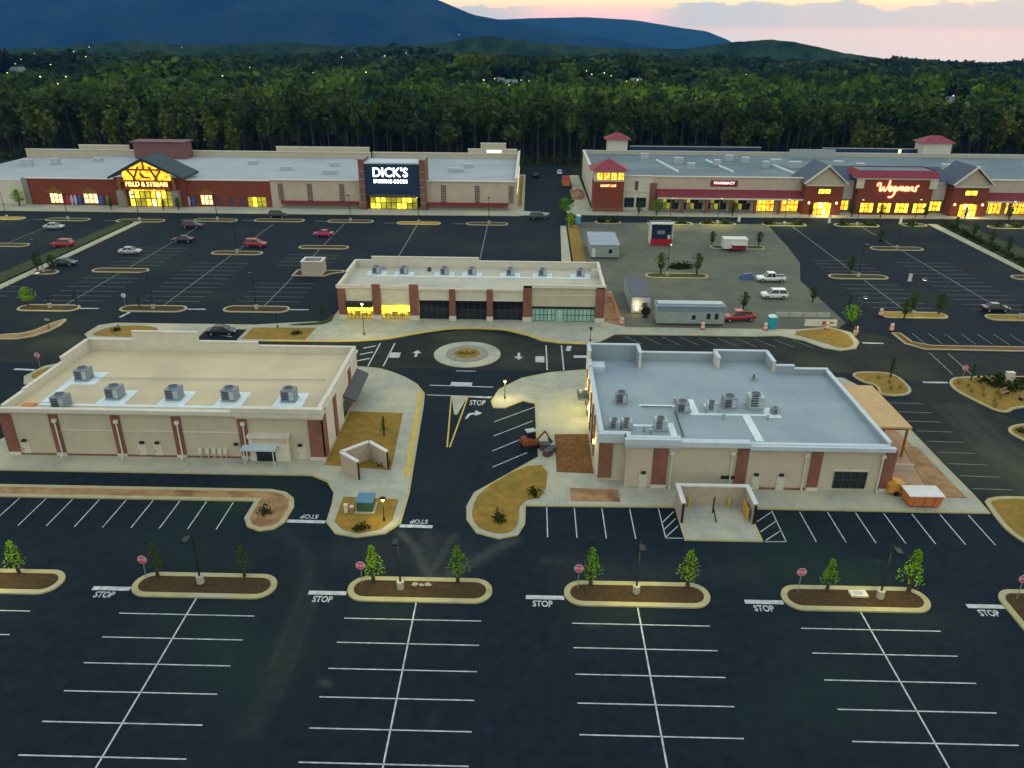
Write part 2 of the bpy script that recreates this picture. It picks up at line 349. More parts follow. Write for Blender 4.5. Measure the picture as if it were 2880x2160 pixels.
def tag(o, label=None, cat=None, group=None, kind=None):
    if label: o['label'] = label
    if cat: o['category'] = cat
    if group: o['group'] = group
    if kind: o['kind'] = kind
    return o
def thing(name, label, cat, loc=(0,0,0), rz=0.0, group=None):
    o = bpy.data.objects.new(name, None); o.empty_display_size = 0.5
    o.location = loc; o.rotation_euler = (0,0,rz); col.objects.link(o)
    return tag(o, label, cat, group)
def struct(name, mb, mt, label=None):
    o = mb.build(name, mt); o['kind'] = 'structure'
    if label: o['label'] = label
    return o
def dup(root, loc, rz=0.0, label=None, group=None, scale=None):
    r = root.copy(); col.objects.link(r); r.location = loc; r.rotation_euler = (0,0,rz)
    if scale: r.scale = (scale,)*3
    if label: r['label'] = label
    if group: r['group'] = group
    for ch in list(root.children):
        c = ch.copy(); col.objects.link(c); c.parent = r
        for g in list(ch.children):
            d = g.copy(); col.objects.link(d); d.parent = c
    return r
def box(name, mt, parent, *b): return MB().box(*b).build(name, mt, parent)
def offset(poly, d):
    """inward offset of a counter-clockwise polygon"""
    n = len(poly); out = []
    for i in range(n):
        p0, p1, p2 = Vector(poly[i-1][:2]), Vector(poly[i][:2]), Vector(poly[(i+1)%n][:2])
        a = (p1-p0).normalized(); b = (p2-p1).normalized()
        na, nb = Vector((-a.y,a.x)), Vector((-b.y,b.x))
        q = (na+nb)
        if q.length < 1e-4: q = na
        q.normalize(); c = max(0.35, q.dot(na)); w = p1+q*(d/c); out.append((w.x,w.y))
    return out
def ccw(poly):
    a = sum(poly[i-1][0]*poly[i][1]-poly[i][0]*poly[i-1][1] for i in range(len(poly)))
    return poly if a > 0 else poly[::-1]
def chaikin(poly, k=2, closed=True):
    for _ in range(k):
        o = []; n = len(poly)
        for i in range(n if closed else n-1):
            a, b = poly[i], poly[(i+1)%n]
            o += [(a[0]*.75+b[0]*.25, a[1]*.75+b[1]*.25), (a[0]*.25+b[0]*.75, a[1]*.25+b[1]*.75)]
        if not closed: o = [poly[0]]+o+[poly[-1]]
        poly = o
    return poly
def rrect(x0, x1, y0, y1, r, n=6):
    o = []
    for cx, cy, a in ((x1-r,y1-r,0),(x0+r,y1-r,90),(x0+r,y0+r,180),(x1-r,y0+r,270)):
        o += [(cx+r*math.cos(R(a+90*i/n)), cy+r*math.sin(R(a+90*i/n))) for i in range(n+1)]
    return o
def ribbon(mb, path, w, z, closed=False):
    n = len(path); Lp = []; Rp = []
    for i in range(n):
        a = Vector(path[max(0,i-1)]); b = Vector(path[min(n-1,i+1)]); t = (b-a).normalized(); nn = Vector((-t.y,t.x))
        p = Vector(path[i]); Lp.append(p+nn*w/2); Rp.append(p-nn*w/2)
    vs = [(p.x,p.y,z) for p in Lp]+[(p.x,p.y,z) for p in Rp]
    return mb.add(vs, [(n+i,n+i+1,i+1,i) for i in range(n-1)])
_txt = {}
def text_mesh(body, size=1.0, extrude=0.02, shear=0.0, bold=0.0):
    k = (body,size,extrude,shear,bold)
    if k not in _txt:
        cu = bpy.data.curves.new('lettering', 'FONT'); cu.body = body; cu.size = size; cu.extrude = extrude; cu.shear = shear; cu.offset = bold
        cu.align_x = 'CENTER'; cu.align_y = 'CENTER'; cu.resolution_u = 3
        t = bpy.data.objects.new('lettering', cu); col.objects.link(t)
        dg = bpy.context.evaluated_depsgraph_get()
        me = bpy.data.meshes.new_from_object(t.evaluated_get(dg)); bpy.data.objects.remove(t); bpy.data.curves.remove(cu)
        _txt[k] = me
    return _txt[k].copy()
def lettering(name, body, size, mt, parent, loc, rot, extrude=0.02, sx=1.0, sy=1.0, shear=0.0, bold=0.0):
    me = text_mesh(body, size, extrude, shear, bold); me.materials.clear(); me.materials.append(MAT[mt])
    o = bpy.data.objects.new(name, me); col.objects.link(o); o.parent = parent
    off = parent_off(parent) if parent is not None else Vector((0,0,0))
    o.location = Vector(loc)-off; o.rotation_euler = rot; o.scale = (sx,sy,1)
    return o

def clear_glass():
    mt = bpy.data.materials.new('glass_clear'); mt.use_nodes = True; N = mt.node_tree.nodes; L = mt.node_tree.links; N.clear()
    o = N.new('ShaderNodeOutputMaterial'); t = N.new('ShaderNodeBsdfTransparent'); t.inputs[0].default_value = (.92,.94,.90,1); g = N.new('ShaderNodeBsdfGlossy'); g.inputs['Roughness'].default_value = .05
    x = N.new('ShaderNodeMixShader'); x.inputs[0].default_value = .10; L.new(t.outputs[0], x.inputs[1]); L.new(g.outputs[0], x.inputs[2]); L.new(x.outputs[0], o.inputs[0]); MAT['glass_clear'] = mt
clear_glass()
mat('room_wall_glow', (1.0, 0.82, 0.10), (0.95, 0.70, 0.06), scale=0.8, emit=2.0, rough=0.8)  # walls emit by themselves, imitating a brightly lit shop interior
mat('room_light', (1.0, 0.95, 0.55), emit=3.0)
mat('shelf', (0.62, 0.50, 0.10), (0.40, 0.30, 0.06), scale=4, rough=0.8)
def seams(name, w, h, k):
    """sheet joints of a roof membrane or wall panels: thin darker lines on a world grid"""
    mt = MAT[name]; N = mt.node_tree.nodes; L = mt.node_tree.links; bs = N['Principled BSDF']; src = bs.inputs['Base Color'].links[0].from_socket
    g = N.new('ShaderNodeNewGeometry'); br = N.new('ShaderNodeTexBrick'); br.inputs['Scale'].default_value = 1.0; br.inputs['Brick Width'].default_value = w; br.inputs['Row Height'].default_value = h
    br.inputs['Mortar Size'].default_value = 0.035; br.inputs['Color1'].default_value = (1,1,1,1); br.inputs['Color2'].default_value = (.965,.965,.965,1); br.inputs['Mortar'].default_value = (k,k,k,1); L.new(g.outputs['Position'], br.inputs['Vector'])
    mx = N.new('ShaderNodeMix'); mx.data_type = 'RGBA'; mx.blend_type = 'MULTIPLY'; mx.inputs['Factor'].default_value = 1; L.new(src, mx.inputs['A']); L.new(br.outputs[0], mx.inputs['B']); L.new(mx.outputs['Result'], bs.inputs['Base Color'])
for nm in ('roof_tan','roof_blue','roof_pale'): seams(nm, 9.0, 2.4, 0.80)
seams('concrete', 1.8, 1.8, 0.80)
seams('asphalt', 60.0, 3.7, 0.75)
def oil_spots(name):
    mt = MAT[name]; N = mt.node_tree.nodes; L = mt.node_tree.links; bs = N['Principled BSDF']; src = bs.inputs['Base Color'].links[0].from_socket
    g = N.new('ShaderNodeNewGeometry'); vo = N.new('ShaderNodeTexVoronoi'); vo.inputs['Scale'].default_value = 0.32; vo.inputs['Randomness'].default_value = 1.0; L.new(g.outputs['Position'], vo.inputs['Vector'])
    nz = N.new('ShaderNodeTexNoise'); nz.inputs['Scale'].default_value = 3.0; L.new(g.outputs['Position'], nz.inputs['Vector'])
    ad = N.new('ShaderNodeMath'); ad.operation = 'MULTIPLY_ADD'; ad.inputs[1].default_value = 0.5; L.new(nz.outputs['Fac'], ad.inputs[0]); L.new(vo.outputs['Distance'], ad.inputs[2])
    mr = N.new('ShaderNodeMapRange'); mr.inputs[1].default_value = 0.30; mr.inputs[2].default_value = 0.42; mr.inputs[3].default_value = 1.45; mr.inputs[4].default_value = 1.0; L.new(ad.outputs[0], mr.inputs[0])
    mx = N.new('ShaderNodeMix'); mx.data_type = 'RGBA'; mx.blend_type = 'MULTIPLY'; mx.inputs['Factor'].default_value = 1; L.new(src, mx.inputs['A']); L.new(mr.outputs[0], mx.inputs['B']); L.new(mx.outputs['Result'], bs.inputs['Base Color'])
oil_spots('asphalt')

# ================================================================== THE SETTING
def smooth(a, b, x):
    t = min(1.0, max(0.0, (x-a)/(b-a))); return t*t*(3-2*t)
HOUSES = [(-212,494,'long'),(-381,619,'wide'),(-434,763,'small'),(-560,1010,'small'),(-71,661,'gable'),(-59,645,'small'),(-12,517,'small'),(-23,531,'long'),(-1,534,'small'),(43,641,'wide'),(53,611,'small'),(69,546,'small'),(-149,1040,'long'),(-174,1019,'small'),(-218,1070,'wide'),(206,409,'small')]
def terrain(x, y):
    r = math.hypot(x, y)
    if y < 50 or r < 300: return -0.3
    z = 0.0
    if r > 1060: z -= (r-1060)*0.05
    z += 0.8*math.sin(x*0.021+1.0)*math.cos(y*0.017)*smooth(310, 420, r)
    for hx, hy, _ in HOUSES:
        d2 = (x-hx)**2+(y-hy)**2
        if d2 < 14400: z += max(0, 11.0-max(0, z))*math.exp(-d2/1500.0)
    return z-0.3
def build_ground():
    rs = [0, 120, 200, 260, 290] + [300+12*i for i in range(80)] + [1270, 1320, 1400, 1600, 1900, 2400, 3200, 4500, 7000, 12000, 16000]
    az = [R(a) for a in list(np.arange(-40, 40.01, 0.5))] + [R(a) for a in range(48, 320, 8)]
    n = len(az); vs = []; fs = []
    for r in rs:
        for a in az: x, y = r*math.sin(a), r*math.cos(a); vs.append((x, y, terrain(x, y)))
    for k in range(len(rs)-1):
        for i in range(n): j = (i+1) % n; fs.append((k*n+j, k*n+i, (k+1)*n+i, (k+1)*n+j))
    mb = MB(); mb.v = vs; mb.f = [f[::-1] for f in fs]
    o = mb.build('ground', 'terrain', smooth=True); o['kind'] = 'structure'
build_ground()
from mathutils import noise as mn
def mountain(name, prof, Y, front, back, seed, rough_z, mt='mountain', nx=220, fine=3.0, freq=0.02):
    xs = np.linspace(prof[0][0], prof[-1][0], nx); pz = np.interp(xs, [p[0] for p in prof], [p[1] for p in prof])
    ts = [i/34 for i in range(35)]+[1.06, 1.25, 1.6]
    mb = MB(); n = len(xs)
    for t in ts:
        for x, z in zip(xs, pz):
            y = Y-front*(1-t) if t <= 1 else Y+back*(t-1)/0.6
            e = t**1.35 if t <= 1 else max(0.0, 1-(t-1)/0.6)
            q = mn.fractal(Vector((x*0.0017+seed, y*0.0011, seed)), 1.0, 2.0, 5)
            g = mn.fractal(Vector((x*freq+seed, y*freq*0.6, seed)), 1.0, 2.0, 4)
            w = math.sin(math.pi*min(1, t))
            zz = -300+(z+300)*e + q*rough_z*w*1.2 + g*fine*(0.35+w)
            mb.v.append((x*(y/Y), y, zz))
    for k in range(len(ts)-1):
        for i in range(n-1): mb.f.append((k*n+i, k*n+i+1, (k+1)*n+i+1, (k+1)*n+i))
    o = mb.build(name, mt, smooth=True); o['kind'] = 'structure'
mountain('mountain', [(-5200,20),(-4262,102),(-3639,193),(-2828,316),(-2245,370),(-1677,381),(-1119,326),(-840,278),(-654,237),(-498,196),(-317,127),(-144,99),(105,62),(394,21),(900,-60),(1500,-110)], 4600, 1700, 900, 3.1, 70)
mountain('ridge', [(-4000,0),(-2164,66),(-1342,94),(-527,119),(-203,131),(13,140),(158,144),(405,150),(776,133),(1145,80),(1321,61),(1500,0),(1750,-140),(2473,-290),(3500,-298)], 6500, 1500, 900, 8.7, 40)

HP = [(-2300,-30),(-1842,-16),(-1529,-12),(-1341,-5),(-1256,4),(-1143,11),(-970,2),(-700,12),(-541,3),(-348,7),(-256,15),(-123,34),(6,17),(207,4),(428,4),(507,13),(585,24),(676,30),(745,23),(888,-4),(994,-17),(1235,-24),(1385,-30),(1699,-50),(2200,-90)]
mountain('hill', [(x*1450/2400, 43.6+(z-43.6)*1450/2400) for x, z in HP], 1450, 420, 400, 5.5, 7, 'hill_wood', 460, 3.2, 0.09)
# ------------------------------------------------------------------ asphalt
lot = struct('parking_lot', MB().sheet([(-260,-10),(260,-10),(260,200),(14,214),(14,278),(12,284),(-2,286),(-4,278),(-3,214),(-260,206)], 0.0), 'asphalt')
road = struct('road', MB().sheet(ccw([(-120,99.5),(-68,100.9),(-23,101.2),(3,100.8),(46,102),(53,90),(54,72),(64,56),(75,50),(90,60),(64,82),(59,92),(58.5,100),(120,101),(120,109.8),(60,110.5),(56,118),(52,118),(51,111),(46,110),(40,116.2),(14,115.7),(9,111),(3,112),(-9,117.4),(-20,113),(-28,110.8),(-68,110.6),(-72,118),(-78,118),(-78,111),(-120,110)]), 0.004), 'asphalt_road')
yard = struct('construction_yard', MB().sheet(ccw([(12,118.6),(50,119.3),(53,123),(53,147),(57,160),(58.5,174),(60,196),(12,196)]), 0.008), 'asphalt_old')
def paint(name, mb, mt='paint', parent=lot):
    return mb.build(name, mt, parent)
_line = None
def line(x0, y0, x1, y1, w=0.105, mt='paint', name='stall_line', z=0.013, parent=lot):
    """painted strip as a child of the lot; all share one unit quad"""
    global _line
    if _line is None:
        _line = {}
    if mt not in _line:
        me = bpy.data.meshes.new('stall_line'); me.from_pydata([(-.5,-.5,0),(.5,-.5,0),(.5,.5,0),(-.5,.5,0)], [], [(0,1,2,3)]); me.materials.append(MAT[mt]); _line[mt] = me
    o = bpy.data.objects.new(name, _line[mt]); col.objects.link(o); o.parent = parent
    o.location = ((x0+x1)/2, (y0+y1)/2, z); o.rotation_euler = (0,0,math.atan2(y1-y0, x1-x0)); o.scale = (math.hypot(x1-x0,y1-y0), w, 1)
    return o
def island(poly, bed='mulch', w=0.42, h=0.15, label=None, crown=0.03):
    poly = ccw(poly)
    inner = offset(poly, w)
    o = MB().ring(poly, inner, 0.0, h, 0.05).build('traffic_island', 'kerb'); o['kind'] = 'structure'
    MB().sheet(inner, h-0.03+crown*0.5).build('planting_bed', bed, o)
    return o
def pavement(name, poly, mt='concrete', h=0.13, kerb_w=0.3, kerb='kerb'):
    poly = ccw(poly); inner = offset(poly, kerb_w)
    o = MB().sheet(inner, h).build(name, mt); o['kind'] = 'structure'
    MB().ring(poly, inner, 0.0, h+0.004, h-0.05).build('kerb', kerb, o)
    return o
def bed(parent, poly, mt, z=0.165, name='planting_bed'):
    return MB().prism(ccw(poly), 0.10, z).build(name, mt, parent)

# ---- near lot: five bays of stalls and their islands
BAYS = [-46.0, -27.46, -8.90, 9.62, 28.07]
for k, X in enumerate(BAYS):
    line(X, 51.55, X, 20, 0.125)
    for j in range(8):
        y = 49.5-0.02*k-j*2.7432
        line(X-5.58, y, X+5.58, y)
    xc = X+0.12
    island(rrect(xc-6.2, xc+6.2, 51.5, 54.7, 1.58, 7), 'mulch', 0.52)
    line(xc-9.45, 52.52, xc-6.2, 52.52, 0.5, 'paint', 'stop_bar')
    lettering('stop_lettering', 'STOP', 0.70, 'paint', lot, (xc-8.05, 51.68, 0.014), (0,0,0), 0.0, 1.0, 1.5, 0, 0.018)
island(rrect(40.4, 55, 42, 54.7, 1.6, 7), 'mulch', 0.52)
line(37.3, 52.55, 40.6, 52.55, 0.5, 'paint', 'stop_bar'); lettering('stop_lettering', 'STOP', 0.70, 'paint', lot, (38.7,51.68,0.014), (0,0,0), 0.0, 1.0, 1.5, 0, 0.018)
# tyre-dust film swept across the fresh asphalt where site traffic turns
def dust_patch(x0, x1, y0, y1, tracks, st=0.3, z=0.004, mt='asphalt'):
    nx, ny = int((x1-x0)/st), int((y1-y0)/st)
    xs = np.linspace(x0, x1, nx+1); ys_ = np.linspace(y0, y1, ny+1); gx, gy = np.meshgrid(xs, ys_)
    D = np.zeros_like(gx)
    for path, w, a in tracks:
        p = np.array(chaikin(path, 3, False)); best = np.full(gx.shape, 1e9)
        for q, r_ in zip(p[:-1], p[1:]):
            d = r_-q; t = np.clip(((gx-q[0])*d[0]+(gy-q[1])*d[1])/(d@d+1e-9), 0, 1)
            best = np.minimum(best, np.hypot(gx-q[0]-t*d[0], gy-q[1]-t*d[1]))
        D = np.maximum(D, a*np.exp(-(best/w)**2))
    edge = np.minimum(np.minimum(gx-x0, x1-gx), np.minimum(gy-y0, y1-gy)); D *= np.clip(edge/1.0, 0, 1)
    n1 = nx+1; vs = np.c_[gx.ravel(), gy.ravel(), np.full(gx.size, z)]
    fs = [(j*n1+i, j*n1+i+1, (j+1)*n1+i+1, (j+1)*n1+i) for j in range(ny) for i in range(nx)]
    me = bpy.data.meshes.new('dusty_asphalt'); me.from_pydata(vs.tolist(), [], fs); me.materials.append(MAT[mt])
    at = me.attributes.new('dust', 'FLOAT', 'POINT'); at.data.foreach_set('value', D.ravel().astype(np.float32))
    o = bpy.data.objects.new('dusty_asphalt', me); col.objects.link(o); o.parent = lot
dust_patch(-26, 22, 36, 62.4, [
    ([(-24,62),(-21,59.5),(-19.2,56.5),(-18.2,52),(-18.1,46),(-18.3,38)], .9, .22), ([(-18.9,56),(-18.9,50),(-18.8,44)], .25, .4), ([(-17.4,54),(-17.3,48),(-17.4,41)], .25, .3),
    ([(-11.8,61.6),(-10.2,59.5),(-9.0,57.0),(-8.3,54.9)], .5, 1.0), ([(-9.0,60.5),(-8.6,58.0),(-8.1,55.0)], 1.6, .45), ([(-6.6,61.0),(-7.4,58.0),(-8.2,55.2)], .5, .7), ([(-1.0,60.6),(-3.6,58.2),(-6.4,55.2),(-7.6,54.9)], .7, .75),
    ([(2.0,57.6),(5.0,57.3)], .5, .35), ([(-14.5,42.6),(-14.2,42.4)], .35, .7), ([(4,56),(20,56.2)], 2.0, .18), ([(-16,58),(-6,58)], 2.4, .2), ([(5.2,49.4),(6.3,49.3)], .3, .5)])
dust_patch(46.8, 60, 62, 93, [([(58,64),(54.5,72),(54.0,80),(55.5,92)], 1.7, .5), ([(52.6,70),(52.4,80),(53.2,92)], .5, .45), ([(57,78),(56.6,86),(57.2,92)], .7, .5)], .4, .0085, 'asphalt_road')
# ---- left block of stalls
island([(-95,66.2),(-27.3,66.25),(-27.35,63.2),(-26.6,61.8),(-25.2,61.1),(-23.9,61.5),(-23.2,62.6),(-23.05,65.4),(-23.5,66.9),(-24.6,68.0),(-26.2,68.5),(-95,68.5)], 'soil', 0.5)
for i in range(10): line(-29.45-2.745*i, 61.35, -29.45-2.745*i, 66.15)
line(-23.1, 63.0, -19.3, 62.95, 0.5, 'paint', 'stop_bar'); line(-12.0, 62.55, -8.8, 62.5, 0.5, 'paint', 'stop_bar')
for tx, ty in ((-21.1,63.85),(-10.2,63.35)): lettering('stop_lettering', 'STOP', 0.70, 'paint', lot, (tx,ty,0.014), (0,0,math.pi), 0.0, 1.05, 1.35, 0, 0.012)
# ---- pavement round the tan-roofed building
pl = pavement('pavement', [(-100,71.35),(-22.9,71.4),(-20.9,70.2),(-19.7,68.1),(-19.4,66),(-19.2,62.8),(-17.9,60.95),(-15.7,60.4),(-13.1,61.1),(-11.9,62.8),(-11.85,68.4),(-12.2,74.5),(-13,89.1),(-13.3,92.6),(-14.7,95.5),(-16.5,97.6),(-18.5,99.3),(-20.7,100.7),(-23.3,101.2),(-66,101.2),(-68.2,99.6),(-68.9,96),(-67.5,93.6),(-61,91),(-60,80),(-62,76),(-100,75.5)])
bed(pl, [(-22.0,73.6),(-14.5,72.7),(-15.3,86.6),(-22.0,86.8)], 'dry_grass')
bed(pl, [(-18.5,67.3),(-18.4,62.9),(-17.3,61.5),(-15.7,61.0),(-13.7,61.7),(-12.8,63.3),(-12.8,67.0)], 'dry_grass')
bed(pl, chaikin([(-68.3,95.0),(-67.8,99.4),(-62.0,100.4),(-60.5,93.5)], 2), 'dry_grass')
# ---- plaza and pavement round the grey-roofed building
pr = pavement('pavement', [(8,101.3),(3.3,100.2),(-0.6,98.1),(-3.6,94.3),(-4.5,90.5),(-4.1,88.6),(-2.6,88.6),(-0.3,90.8),(1.2,90),(1.3,81.8),(1.5,76.3),(-5.2,68.6),(-5.8,66),(-5.6,63.7),(-4.5,61.5),(-2.3,60.6),(-0.5,61.3),(0.15,63.2),(0.2,66.3),(15.2,66.55),(15.2,61.0),(22.6,61.0),(22.6,66.55),(46.7,66.5),(46.85,70),(46.7,76),(46.7,94.0),(44.2,99.8),(38,101.2)])
bed(pr, chaikin([(-0.4,74.0),(-4.7,68.6),(-5.2,65.5),(-5.0,63.6),(-4.1,62.0),(-2.3,61.3),(-1.0,61.8),(-0.5,63.4),(-0.4,67.0),(2.2,68.0),(2.6,74.5)], 1), 'dry_grass')
bed(pr, [(3.5,73.0),(7.5,72.8),(7.5,81.8),(3.5,81.6)], 'mulch_red', 0.19)
bed(pr, [(4.8,67.3),(9.8,67.3),(9.8,69.6),(4.8,69.8)], 'soil', 0.16)
bed(pr, [(38.2,69.2),(45.6,69.2),(45.3,76.5),(44.4,90),(38.2,90)], 'patio', 0.15, 'patio_paving')
bed(pr, [(42.2,69.5),(45.7,69.2),(45.4,80.0),(43.8,79.8)], 'soil', 0.21)
# stalls in front of the grey-roofed building
for i in range(4): line(2.3+2.78*i, 61.15, 2.3+2.78*i, 66.25)
for i in range(7): line(27.65+2.79*i, 61.25, 27.65+2.79*i, 66.3)
line(13.55,66.4,13.5,61.4); line(13.5,61.4,15.1,61.4); line(13.55,63.9,15.0,65.9); line(13.5,62.7,15.0,64.7); line(13.5,61.5,15.0,63.4)
line(24.9,66.4,24.8,61.2); line(24.8,61.2,22.8,61.1); line(24.85,66.2,22.9,64.4); line(24.85,64.6,22.8,62.7); line(24.85,63.0,22.9,61.3)
for a, b in (((1.2,89.2),(-3.8,84.9)),((0.9,85.3),(-3.7,81.2)),((-0.6,80.4),(-3.7,77.6)),((0.3,77.4),(-3.5,74.0))): line(a[0],a[1],b[0],b[1],0.12)
# east stalls
for i in range(10): line(47.4, 92.2-2.61*i, 51.6, 92.05-2.61*i, 0.12, 'paint_worn')
island(chaikin([(45.5,101.9),(51.0,102.4),(52.4,100.2),(51.9,94.6),(46.8,93.9),(47.9,97.6),(46.2,98.4)], 2), 'dry_grass', 0.35)
island(chaikin([(58.3,99.4),(60.8,101.3),(80,101.6),(80,92.5),(63.8,91.8),(60.4,88.9),(58.6,93.5),(57.7,96.5)], 2), 'dry_grass', 0.4)
island(chaikin([(58.0,85.0),(61.5,87.0),(76,88),(76,76),(63,77.5),(59.0,81.6)], 2), 'dry_grass', 0.4)
island(chaikin([(46.9,66.9),(46.6,63.4),(47.6,60.8),(53,57.5),(64,55),(64,66),(55,69.7),(47.5,69.8)], 2), 'dry_grass', 0.5)
line(54.8,99.0,58.2,99.0,0.5,'paint','stop_bar',parent=road); line(52.2,113.8,55.4,113.7,0.45,'paint','stop_bar',parent=road)
line(60.8,110.2,60.3,101.9,0.2,'paint_worn','crossing_line',parent=road); line(63.5,110.0,63.0,102.0,0.2,'paint_worn','crossing_line',parent=road)
# ---- centre drive
for yy in (95.4, 92.3): line(-13.0, yy, -4.4, yy-0.3, 0.22, 'paint', 'crossing_line')
line(-10.2,95.9,-7.3,95.8,1.3,'paint','stop_bar'); line(-7.6,92.0,-4.6,91.8,0.45,'paint','stop_bar')
wedge = MB().prism([(-9.75,92.1),(-8.9,86.6),(-8.5,86.6),(-7.6,92.0)][::-1], 0, 0.12).build('traffic_island','concrete'); wedge['kind']='structure'
line(-9.75,92.0,-8.95,78.3,0.18,'paint_yellow','painted_line'); line(-7.55,92.0,-8.65,78.3,0.18,'paint_yellow','painted_line')
lettering('stop_lettering', 'STOP', 0.9, 'paint', lot, (-6.2,90.1,0.014), (0,0,0), 0.0, 0.95, 2.3, 0, 0.012)
paint('turn_arrow', MB().add([(-7.5,85.6,.014),(-7.2,85.5,.014),(-6.9,86.6,.014),(-6.3,86.9,.014),(-6.3,86.4,.014),(-5.4,87.2,.014),(-6.3,88.0,.014),(-6.3,87.4,.014),(-7.1,87.1,.014)], [(0,1,2,8),(8,2,3,7),(4,5,6)]))
for ax, ay, s in ((-16.3,106.6,1),(-1.1,106.2,-1)):
    paint('turn_arrow', MB().add([(ax-.2,ay-1.3*s,.014),(ax+.2,ay-1.3*s,.014),(ax+.2,ay+.2*s,.014),(ax-.2,ay+.2*s,.014),(ax-.7,ay+.2*s,.014),(ax+.7,ay+.2*s,.014),(ax,ay+1.4*s,.014)], [(0,1,2,3),(4,5,6)] if s>0 else [(3,2,1,0),(6,5,4)]))
line(-9.9,100.4,-7.0,100.4,0.2,'paint','painted_line')
circ = lambda cx, cy, r, n=40: [(cx+r*math.cos(2*math.pi*i/n), cy+r*math.sin(2*math.pi*i/n)) for i in range(n)]
rb = MB().ring(circ(-8.75,106.5,4.95), circ(-8.75,106.5,3.1), 0, 0.14, 0.1).build('roundabout','concrete'); rb['kind']='structure'
MB().ring(circ(-8.75,106.5,3.1), circ(-8.75,106.5,1.9), 0.1, 0.24, 0.1).build('paving_ring','stone',rb)
MB().sheet(circ(-8.75,106.5,1.9), 0.22).build('planting_bed','dry_grass',rb)
for x in (-22.6,-20.4): line(x+0.2,110.6,x,101.6,0.2,'paint','crossing_line')
for y in (104.0,106.5,109.0): line(-24.6,y-0.6,-22.9,y+0.5,0.35,'paint','crossing_line')
line(-19.4,106.9,-19.4,104.9,1.5,'paint','stop_bar')
for x in (3.0,5.35): line(x,110.8,x,101.2,0.2,'paint','crossing_line')
line(2.0,106.3,2.0,104.0,1.3,'paint','stop_bar'); line(7.0,106.4,9.0,106.4,0.9,'paint','stop_bar'); line(6.2,108.6,6.6,110.6,0.7,'paint','crossing_line')
# ---- north pavement strip with the plaza in front of the row of shops
pn = pavement('pavement', [(-69.2,112.4),(-67.8,110.7),(-51,110.45),(-51,115.5),(-44.6,115.5),(-44.6,110.45),(-30,110.6),(-26,110.9),(-21.6,112.0),(-16.6,115.0),(-12.5,116.9),(-8.4,117.35),(-3.5,116.9),(0.1,114.6),(2.3,112.4),(5,111.5),(9,111.2),(11.6,112.6),(14,115.7),(36,115.7),(40,116.2),(43.2,114.2),(45.3,111.2),(47.5,110.1),(50.2,111.1),(51.7,113.8),(52.1,118.2),(49.3,120.7),(44,119.2),(16,119.0),(15.5,137.5),(-31.8,137.5),(-32.4,120.0),(-39.9,118.6),(-43.9,117.7),(-66.8,117.6),(-69.0,116.4)])
bed(pn, chaikin([(-68.3,112.4),(-66.5,111.4),(-58.5,111.4),(-58.5,116.2),(-66.5,116.4)], 2), 'dry_grass')
bed(pn, [(-44.0,111.2),(-34.2,111.3),(-33.8,116.6),(-43.9,116.2)], 'dry_grass')
bed(pn, chaikin([(-39.5,117.8),(-33,119.5),(-33,123),(-32.3,123),(-32.0,118.6),(-36,117.4)], 1), 'grass')
bed(pn, [(13.0,121.5),(15.2,119.8),(15.2,136.8),(13.2,136.8)], 'soil', 0.2)
bed(pn, chaikin([(41.5,117.8),(46.2,113.2),(47.9,111.0),(50.0,112.0),(51.0,114.2),(51.2,118.0),(49.0,119.8)], 1), 'dry_grass')
yk = MB(); ribbon(yk, chaikin([(-40,110.72),(-30,110.85),(-26,111.2),(-21.7,112.3),(-16.7,115.3),(-12.5,117.2),(-8.4,117.65),(-3.4,117.2),(0.3,114.9),(2.5,112.7),(5,111.8),(9,111.5)], 2, False), 0.75, 0.1385); yk.build('yellow_kerb','paint_yellow',pn)
ys = MB(); ribbon(ys, chaikin([(-13.95,92.8),(-13.6,89.1),(-12.85,74.5),(-12.6,71.5)], 2, False), 0.55, 0.1385); ys.build('yellow_kerb','paint_yellow',pl)
for i in range(10):
    x = 15.5+2.9*i; line(x, 115.2-0.06*i, x+2.3, 111.9-0.06*i, 0.13, 'paint_worn', parent=road)
line(-49.5,113.5,-46.0,112.4,0.25,'paint','stall_line')
# far east strip and its stalls
island([(58.5,118.3),(58.6,113.6),(60.6,111.2),(120,110.4),(120,112.6),(62.5,113.0),(60.2,114.4),(60.0,118.3)], 'mulch_red', 0.3)
for i in range(10): line(61.9+2.6*i, 113.9, 61.9+2.6*i, 118.5, 0.13, 'paint_worn')
# ---- west lot
def isl(x0, x1, yc, b='mulch', half=1.7): return island(rrect(x0, x1, yc-half, yc+half, half*0.95, 5), b, 0.4)
for x0, x1, y in ((-87,-76.5,124.5),(-69.6,-58.2,124.9),(-52,-40.6,125.4),(-104,-93.5,124.2)): isl(x0, x1, y); line(x1, y+0.2, x1+3.2, y+0.3, 0.45, 'paint', 'stop_bar')
for x0, x1, y in ((-86.2,-75,147.6),(-98,-92,145.6),(-67.8,-56.8,161.8),(-50.6,-39.5,167.5),(-122,-110,166)): isl(x0, x1, y, 'mulch', 1.5)
for x0, x1, y in ((-139,-126.5,192),(-120.8,-109.7,191.5),(-102.9,-90.7,191.2),(-84,-73,192.8),(-69,-56.2,193.4),(-50.4,-38.8,193.4),(-32.8,-21.8,192.2),(-15.5,-5,192.4)):
    isl(x0, x1, y, 'dry_grass' if x0 in (-139,-32.8) else 'mulch', 1.6); line(x0-3.2, y, x0, y, 0.4, 'paint_worn', 'stop_bar')
for X, segs in ((-80.0,((126.5,146),(149.2,190))),(-63.0,((126.8,160),(163.5,190))),(-45.6,((127.3,145),(150,166),(169,191.5))),(-27.5,((140,190.5),)),(-10.1,((140,190.8),)),(-116,((168,190),))):
    for a, b in segs: line(X, a, X, b, 0.2, 'paint_worn')
